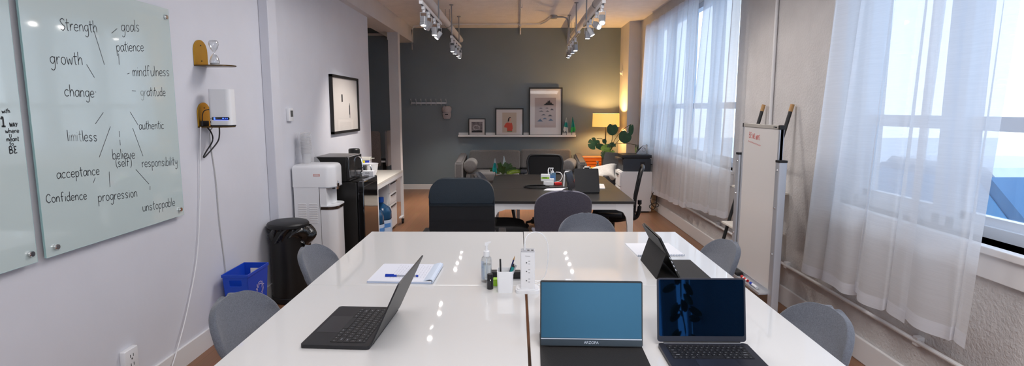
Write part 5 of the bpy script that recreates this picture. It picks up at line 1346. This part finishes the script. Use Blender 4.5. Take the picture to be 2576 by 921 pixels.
va, vb = cupw(b, .0345, .0375, 0, .098); va2, vb2 = cupw(b, .031, .035, .004, .098)
b.faces.new(va[::-1]); b.faces.new(va2)
for i in range(len(vb)): b.faces.new((vb[i], vb[(i+1) % len(vb)], vb2[(i+1) % len(vb)], vb2[i]))
obj('cup', b, M['white_plastic'], t, ang=40)
def stick(name, label, p0, p1, r, m, tipm=None, cat='pen'):
    p0 = Vector(p0); p1 = Vector(p1); c = p0
    t = thing(name, label, cat, p0)
    d = p1-p0
    b = nb(); cyl(b, (0, 0, 0), d*.88 if tipm else d, r, seg=10); obj('barrel', b, m, t)
    if tipm: b = nb(); cyl(b, d*.88, d, r, r*.15, seg=10); obj('tip', b, tipm, t)
stick('black_pen', 'black pen standing upright in the pen cup', (-.072, 2.495, TZ+.006), (-.0745, 2.490, TZ+.150), .0042, M['black_plastic'])
stick('blue_pencil', 'blue pencil leaning right in the pen cup', (-.055, 2.505, TZ+.006), (-.008, 2.512, TZ+.160), .0036, M['navy'], M['wood'], 'pencil')
stick('teal_highlighter', 'teal highlighter leaning right in the pen cup', (-.050, 2.490, TZ+.006), (-.012, 2.488, TZ+.130), .0075, M['teal'], M['black_plastic'], 'highlighter')
stick('silver_pen', 'silver pen leaning right behind the teal highlighter in the pen cup', (-.045, 2.502, TZ+.006), (-.002, 2.496, TZ+.122), .0045, M['alu'])
b = nb(); bx(b, -.013, .013, -.018, .018, 0, .033, .002); single('sticky_notes', b, M['green_lab'], 'lime green block of sticky notes between the dropper bottle and the pen cup', 'sticky notes', (-.098, 2.575, TZ))
b = nb(); bx(b, -.085, .085, -.02, .02, 0, .038, .008, 3); single('black_case', b, M['black_plastic'], 'long black case lying behind the pen cup and the outlet tower', 'case', (-.045, 2.690, TZ))
t = thing('outlet_tower', 'white outlet tower with three sockets standing in the middle of the white tables', 'power strip', (.050, 2.490, TZ), R(-1))
b = nb(); prism(b, rrect(-.054, .054, -.045, .05, .025, 8), 0, .014, 'z'); prism(b, rrect(-.048, .048, -.039, .044, .022, 8), .014, .020, 'z'); obj('base', b, M['white_plastic'], t, ang=30)
b = nb(); prism(b, rrect(-.0325, .0325, -.0325, .0325, .007, 5), .020, .190, 'z'); obj('tower', b, M['white_plastic'], t, ang=30)
b = nb(); prism(b, rrect(-.031, .031, -.031, .031, .007, 5), .190, .1925, 'z'); obj('top_plate', b, mat('top_plate_grey', (.42, .43, .46), .4), t, ang=30)
for k, z in enumerate((.145, .105, .062)):
    b = nb(); lathe(b, [(0, 0), (.003, 0), (.003, .0008), (0, .0008)], 10, (-.005, -.0326, z-.003), (R(90), 0, 0)); bx(b, .003, .012, -.0333, -.0325, z+.004, z+.0055); bx(b, .003, .011, -.0333, -.0325, z-.0095, z-.008); obj('socket', b, M['pebble'], t, smooth=False)
b = nb(); text_bm(b, 'TESSAN', .007, Matrix.Translation((0, -.0329, .172)) @ Matrix.Rotation(R(90), 4, 'X')); obj('brand_lettering', b, mat('print_grey_lab', (.30, .31, .33), .5), t, smooth=False)
b = nb()
for x in (-.002, .016): bx(b, x, x+.010, -.012, .004, .1926, .1932)
obj('usb_port', b, M['black_plastic'], t, smooth=False)
t = thing('charging_cable', 'white cable arching from the top of the outlet tower down to the table', 'cable', (.036, 2.488, TZ+.193))
b = nb(); cyl(b, (0, 0, 0), (.001, 0, .028), .0042, seg=12); obj('plug', b, M['white_plastic'], t)
b = nb(); tube(b, [(.001, 0, .026), (.003, .01, .046), (.020, .03, .066), (.052, .05, .072), (.084, .06, .058), (.106, .06, .02), (.110, .07, -.04), (.108, .09, -.10), (.098, .11, -.155), (.07, .12, -.186), (.03, .12, -.1905), (.01, .13, -.1905), (.05, .15, -.1905), (.09, .145, -.1905), (.11, .12, -.1905)], .0023, 8, 6); obj('cord', b, M['white_plastic'], t)
b = nb(); tube(b, [(.10, 2.545, TZ+.012), (.15, 2.56, TZ+.004), (.20, 2.60, TZ+.003), (.26, 2.64, TZ+.003), (.30, 2.60, TZ+.003)], .003, 8, 6); bx(b, .235, .265, 2.625, 2.645, TZ, TZ+.010, .002)
single('power_lead', b, M['white_plastic'], 'white power lead running from the outlet tower behind the portable monitor', 'cable')

# ------------------------------------------------------------------ easel whiteboard
EX = 1.72
t = thing('whiteboard_easel', 'tall narrow free-standing whiteboard on aluminium posts beside the right wall', 'whiteboard', (EX, 3.99, 0))
ya, yb_ = -.314, .289     # near and far side of the board (local y)
b = nb(); bx(b, -.006, .012, ya, yb_, .345, 1.44); obj('board', b, M['whiteboard'], t, smooth=False)
b = nb(); bx(b, -.012, .016, ya, yb_, 1.434, 1.459, .003); obj('top_rail', b, mat('warm_alu', (.50, .47, .43), .4, metal=.3), t)
b = nb(); bx(b, -.014, .018, ya-.004, ya+.026, 1.431, 1.461, .004); bx(b, -.014, .018, yb_-.012, yb_+.008, 1.430, 1.461, .004); obj('corner_cap', b, M['black_plastic'], t)
b = nb(); bx(b, -.012, .016, ya, ya+.020, .34, 1.436); bx(b, -.012, .016, yb_-.016, yb_, .34, 1.436); bx(b, -.010, .014, ya, yb_, .32, .346); obj('side_rail', b, M['alu'], t, smooth=False)
for y, w in ((-.335, .047), (.332, .047)):
    b = nb(); prism(b, rrect(-.026, .026, y-.030, y+.030, .008), .03, 1.222, 'z'); p = obj('post', b, M['alu'], t)
    b = nb(); prism(b, rrect(-.028, .028, y-.032, y+.032, .008), 1.220, 1.235, 'z'); obj('post_cap', b, M['black_plastic'], p)
    for z in (1.17, .92, .61):
        b = nb(); lathe(b, [(0, 0), (.007, 0), (.006, .004), (0, .005)], 12, (-.026, y, z), (0, R(-90), 0)); obj('post_screw', b, M['chrome'], p)
    b = nb(); bx(b, -.28, .22, y-.022, y+.022, .005, .032, .004); f = obj('foot', b, M['alu'], t)
    b = nb(); bx(b, -.285, -.24, y-.023, y+.023, 0, .03, .004); bx(b, .18, .225, y-.023, y+.023, 0, .03, .004); obj('foot_cap', b, M['black_plastic'], f)
b = nb(); bx(b, -.075, -.010, ya+.03, yb_, .312, .320); bx(b, -.078, -.073, ya+.03, yb_, .312, .328); obj('pen_tray', b, M['alu'], t, smooth=False)
N2 = Vector((-1, 0, 0))
b = nb()
pl = lambda u, v: Vector((-.0068, u, v))
def hand_l(b, word, y0, y1, z, w, hs):   # text read from the -x side runs towards -y
    st, L = strokes(word); k = (y0-y1)/L
    for s in st: ribbon(b, [pl(y0-a*k, z+c*k*hs) for a, c in s], w, N2)
hand_l(b, 'BE', .185, .135, 1.355, .005, 1.0); hand_l(b, 'WE', .122, .078, 1.352, .005, 1.1); hand_l(b, 'WAYS', .066, .0, 1.347, .005, 1.3)
ribbon(b, [pl(.195-.0115*i, 1.330-.0012*i+(.006 if i % 2 else -.004)) for i in range(20)], .004, N2)
obj('red_handwriting', b, M['red_ink'], t, smooth=False, recalc=False)
b = nb(); M4 = Matrix.Translation((-.0128, ya+.075, 1.438)) @ Matrix(((0, 0, -1, 0), (-1, 0, 0, 0), (0, 1, 0, 0), (0, 0, 0, 1)))
bx(b, -.0126, -.0120, ya+.088, ya+.093, 1.439, 1.453); bx(b, -.0126, -.0120, ya+.045, ya+.080, 1.442, 1.449); obj('maker_mark', b, M['dark_print'], t, smooth=False)
t = thing('board_eraser', 'black felt board eraser on the tray of the whiteboard easel', 'eraser', (EX-.045, 4.19, .320))
b = nb(); bx(b, -.028, .028, -.075, .075, 0, .028, .008, 3); obj('handle', b, M['black_plastic'], t)
b = nb(); bx(b, -.026, .026, -.073, .073, 0, .006); obj('felt', b, M['dark_fabric'], t, smooth=False)
def marker(y, capm, bandm, label):
    t = thing('board_marker', label, 'marker', (EX-.045, y, .3300))
    b = nb(); cyl(b, (0, -.055, 0), (0, .02, 0), .009, seg=14); obj('barrel', b, M['white_plastic'], t)
    b = nb(); cyl(b, (0, .02, 0), (0, .055, 0), .0098, seg=14); obj('cap', b, capm, t)
    b = nb(); cyl(b, (0, -.058, 0), (0, -.053, 0), .0094, seg=14); obj('end_plug', b, bandm, t)
    b = nb(); cyl(b, (0, -.03, 0), (0, .0, 0), .0092, seg=14); obj('label_band', b, bandm, t)
marker(4.02, M['red'], M['red'], 'white board marker with a red cap on the easel tray, beside the eraser')
marker(3.86, M['pen_blue'], M['paper'], 'white board marker with a blue cap on the easel tray, nearest the camera')

# leaning ladder shelf behind the easel
t = thing('ladder_shelf', 'black ladder shelf with wooden tips leaning on the right wall behind the easel', 'ladder shelf', (XR, 4.66, 0))
top = Vector((-.03, 0, 1.60)); bot = Vector((-.42, 0, 0))
def onrail(z): return bot+(top-bot)*(z/1.60)
for y in (-.255, .255):
    b = nb(); p0, p1 = bot+Vector((0, y, 0)), onrail(1.545)+Vector((0, y, 0)); tube(b, [p0, p1], .0145, 10); r = obj('rail', b, M['black_plastic'], t)
    b = nb(); tube(b, [p1, onrail(1.585)+Vector((0, y, 0)), onrail(1.60)+Vector((0, y, 0))], .0155, 10); obj('wooden_tip', b, M['wood'], r)
for z, dp in ((1.20, .02), (.88, .20), (.56, .26), (.30, .30)):
    p = onrail(z)
    b = nb(); cyl(b, (p.x, -.255, z), (p.x, .255, z), .010, seg=10); obj('rung', b, M['black_plastic'], t)
    if dp > .1:
        b = nb(); bx(b, p.x-.01, min(-.012, p.x+dp), -.235, .235, z+.010, z+.024) if False else bx(b, p.x-.07, min(-.012, p.x+dp), -.235, .235, z+.010, z+.024); obj('shelf', b, mat('cream_shelf', (.74, .70, .63), .5), t, smooth=False)

# ------------------------------------------------------------------ sheer curtains
def curtain(y0t, y1t, y0b, y1b, zt, zb, label, nf, seed, x=2.085, amp=.032, zb1=None):
    rnd = random.Random(seed); ph = rnd.uniform(0, 6); q1 = rnd.uniform(.6, 1.2); q2 = rnd.uniform(.5, 1)
    zb1 = zb if zb1 is None else zb1
    t = thing('sheer_curtain', label, 'curtain', (x, (y0b+y1b)/2, 0), 0, 'white sheer curtains at the right windows')
    yc = (y0b+y1b)/2
    def f(u, v, v0=0, v1=1, out=0):
        v = v0+(v1-v0)*v
        yy = (y0t+(y1t-y0t)*u)*(1-v)+(y0b+(y1b-y0b)*u)*v
        a = amp*(.45+.65*v)
        w = math.sin(2*PI*nf*u+ph+q1*math.sin(5*u+v))+.45*math.sin(2*PI*nf*2.3*u+1.7*ph+.8*v*q2)
        xx = -a*.8+a*w*.62
        zz = zt+(zb+(zb1-zb)*u-zt)*v+.010*v*math.sin(2*PI*nf*u+ph+1)
        yy += 1.35*abs(y1b-y0b)/(2*PI*nf)*math.cos(2*PI*nf*u+ph+.5*math.sin(4*u+1.5*v))*(.55+.45*v)
        return (xx-out, yy-yc, zz)
    b = nb(); grid(b, f, int(34*nf*.6)+40, 26); obj('voile', b, M['sheer'], t, ang=180, recalc=False)
    b = nb(); grid(b, lambda u, v: f(u, v, .972, 1, .0015), int(34*nf*.6)+40, 2); obj('hem', b, M['hem'], t, ang=180, recalc=False)
    b = nb(); grid(b, lambda u, v: f(u, v, 0, .035, .0015), int(34*nf*.6)+40, 2); obj('rod_pocket', b, M['hem'], t, ang=180, recalc=False)
    return t
def rod(y0, y1, label, sup):
    t = thing('curtain_rod', label, 'curtain rod', (2.095, 0, 2.86))
    b = nb(); cyl(b, (0, y0, 0), (0, y1, 0), .010, seg=12); obj('rod', b, M['black_satin'], t)
    for y in (y0, y1): b = nb(); lathe(b, [(0, -.025), (.02, -.015), (.024, 0), (.02, .015), (0, .025)], 14, (0, y, 0), (R(90), 0, 0)); obj('finial', b, M['black_satin'], t)
    for y in sup: b = nb(); bx(b, -.008, .064, y-.012, y+.012, -.012, .012); obj('bracket', b, M['black_satin'], t, smooth=False)
rod(5.40, 9.32, 'black curtain rod over the far right window', (5.5, 8.02, 9.25))
rod(1.2, 3.98, 'black curtain rod over the near right window', (1.3, 3.93))
curtain(7.80, 9.28, 8.25, 9.55, 2.885, .35, 'white sheer curtain at the far end of the far window, beside the printer', 4, 1, zb1=.30)
curtain(6.62, 7.78, 6.72, 8.40, 2.885, .37, 'white sheer curtain in the middle of the far window', 6, 2, zb1=.30)
curtain(5.42, 6.42, 5.48, 6.78, 2.885, .50, 'white sheer curtain at the near end of the far window, beside the easel', 5, 4, zb1=.40)
curtain(2.80, 3.80, 2.86, 4.00, 2.885, .465, 'white sheer curtain at the far end of the near window, beside the easel', 4, 5, amp=.045, zb1=.42)
curtain(2.34, 2.92, 2.42, 2.90, 2.885, .49, 'white sheer curtain at the near window, nearest the camera', 1.6, 6, amp=.045, zb1=.47)

# ------------------------------------------------------------------ plant by the rear window (seen mirrored in the laptop screen)
t = thing('rubber_plant', 'leafy houseplant by the rear window, seen only mirrored in the midnight laptop screen', 'plant', (1.93, -2.75, 0))
b = nb(); lathe(b, [(0, 0), (.09, 0), (.115, .32), (.10, .32), (.095, .28), (0, .28)], 24); obj('pot', b, M['white_plastic'], t)
b = nb(); tube(b, [(0, 0, .28), (.01, 0, .6), (-.02, 0, .9), (.0, 0, 1.35)], .008, 8, 4); obj('stem', b, M['stem'], t)
random.seed(21)
for k in range(16):
    a = k*2.4; z = .45+k*.06; d = Vector((math.cos(a)*.6, math.sin(a)*.4, random.uniform(-1.1, .3))).normalized()
    nrm = Vector((0, 1, .2)); nrm = (nrm-d*nrm.dot(d)).normalized(); s = nrm.cross(d)
    M4 = Matrix.Translation(Vector((0, 0, z))+d*.08) @ Matrix((d, s, nrm)).transposed().to_4x4()
    b = nb(); monstera(b, M4, .17, .085, 0, .2); obj('leaf', b, M['leaf_dark'], t, ang=80, recalc=False)

# ------------------------------------------------------------------ light
w = bpy.data.worlds.new('overcast'); bpy.context.scene.world = w; w.use_nodes = True
nt = w.node_tree; bg = nt.nodes['Background']
tc = nt.nodes.new('ShaderNodeTexCoord'); sp = nt.nodes.new('ShaderNodeSeparateXYZ'); cr = nt.nodes.new('ShaderNodeValToRGB')
nt.links.new(tc.outputs['Generated'], sp.inputs[0]); nt.links.new(sp.outputs['Z'], cr.inputs['Fac'])
cr.color_ramp.elements[0].position = .0; cr.color_ramp.elements[0].color = (.78, .88, 1, 1)
cr.color_ramp.elements[1].position = .6; cr.color_ramp.elements[1].color = (.68, .82, 1, 1)
nt.links.new(cr.outputs['Color'], bg.inputs['Color']); bg.inputs['Strength'].default_value = 3.5
def portal(x, y, z, sy, sz, rot):
    l = bpy.data.lights.new('portal', 'AREA'); l.shape = 'RECTANGLE'; l.size = sy; l.size_y = sz; l.cycles.is_portal = True
    o = bpy.data.objects.new('window_portal', l); C.objects.link(o); o.location = (x, y, z); o.rotation_euler = rot
for a, c, z0, z1 in (W1, W2): portal(2.43, (a+c)/2, (z0+z1)/2, z1-z0, c-a, (0, R(90), 0))
def ceil_fill(x, y, sx, sy, power, col):  # added area fill below the ceiling, no real fixture behind it
    l = bpy.data.lights.new('fill_light', 'AREA'); l.shape = 'RECTANGLE'; l.size = sx; l.size_y = sy; l.energy = power; l.color = col
    o = bpy.data.objects.new('fill_light', l); C.objects.link(o); o.location = (x, y, 3.0); return o
ceil_fill(.9, -.5, 1.4, 1.2, 85, (1, .96, .95))
ceil_fill(0, 1.8, 1.2, 1.2, 12, (1, .96, .95))
ceil_fill(0, 4.4, 1.2, 1.0, 42, (1, .96, .95))

# ------------------------------------------------------------------ camera and view
cam = bpy.data.cameras.new('camera'); cam.sensor_width = 36; cam.sensor_fit = 'HORIZONTAL'; cam.lens = 1415*36/2576; cam.clip_end = 200
co = bpy.data.objects.new('camera', cam); C.objects.link(co)
co.location = (0, 0, 1.57); co.rotation_euler = (R(90-7.568), 0, R(.486))
sc = bpy.context.scene; sc.camera = co
sc.view_settings.view_transform = 'Standard'; sc.view_settings.exposure = 0.18
sc.cycles.use_denoising = True; sc.cycles.max_bounces = 10; sc.cycles.transparent_max_bounces = 24; sc.cycles.caustics_reflective = False; sc.cycles.caustics_refractive = False
sc.cycles.sample_clamp_indirect = 6
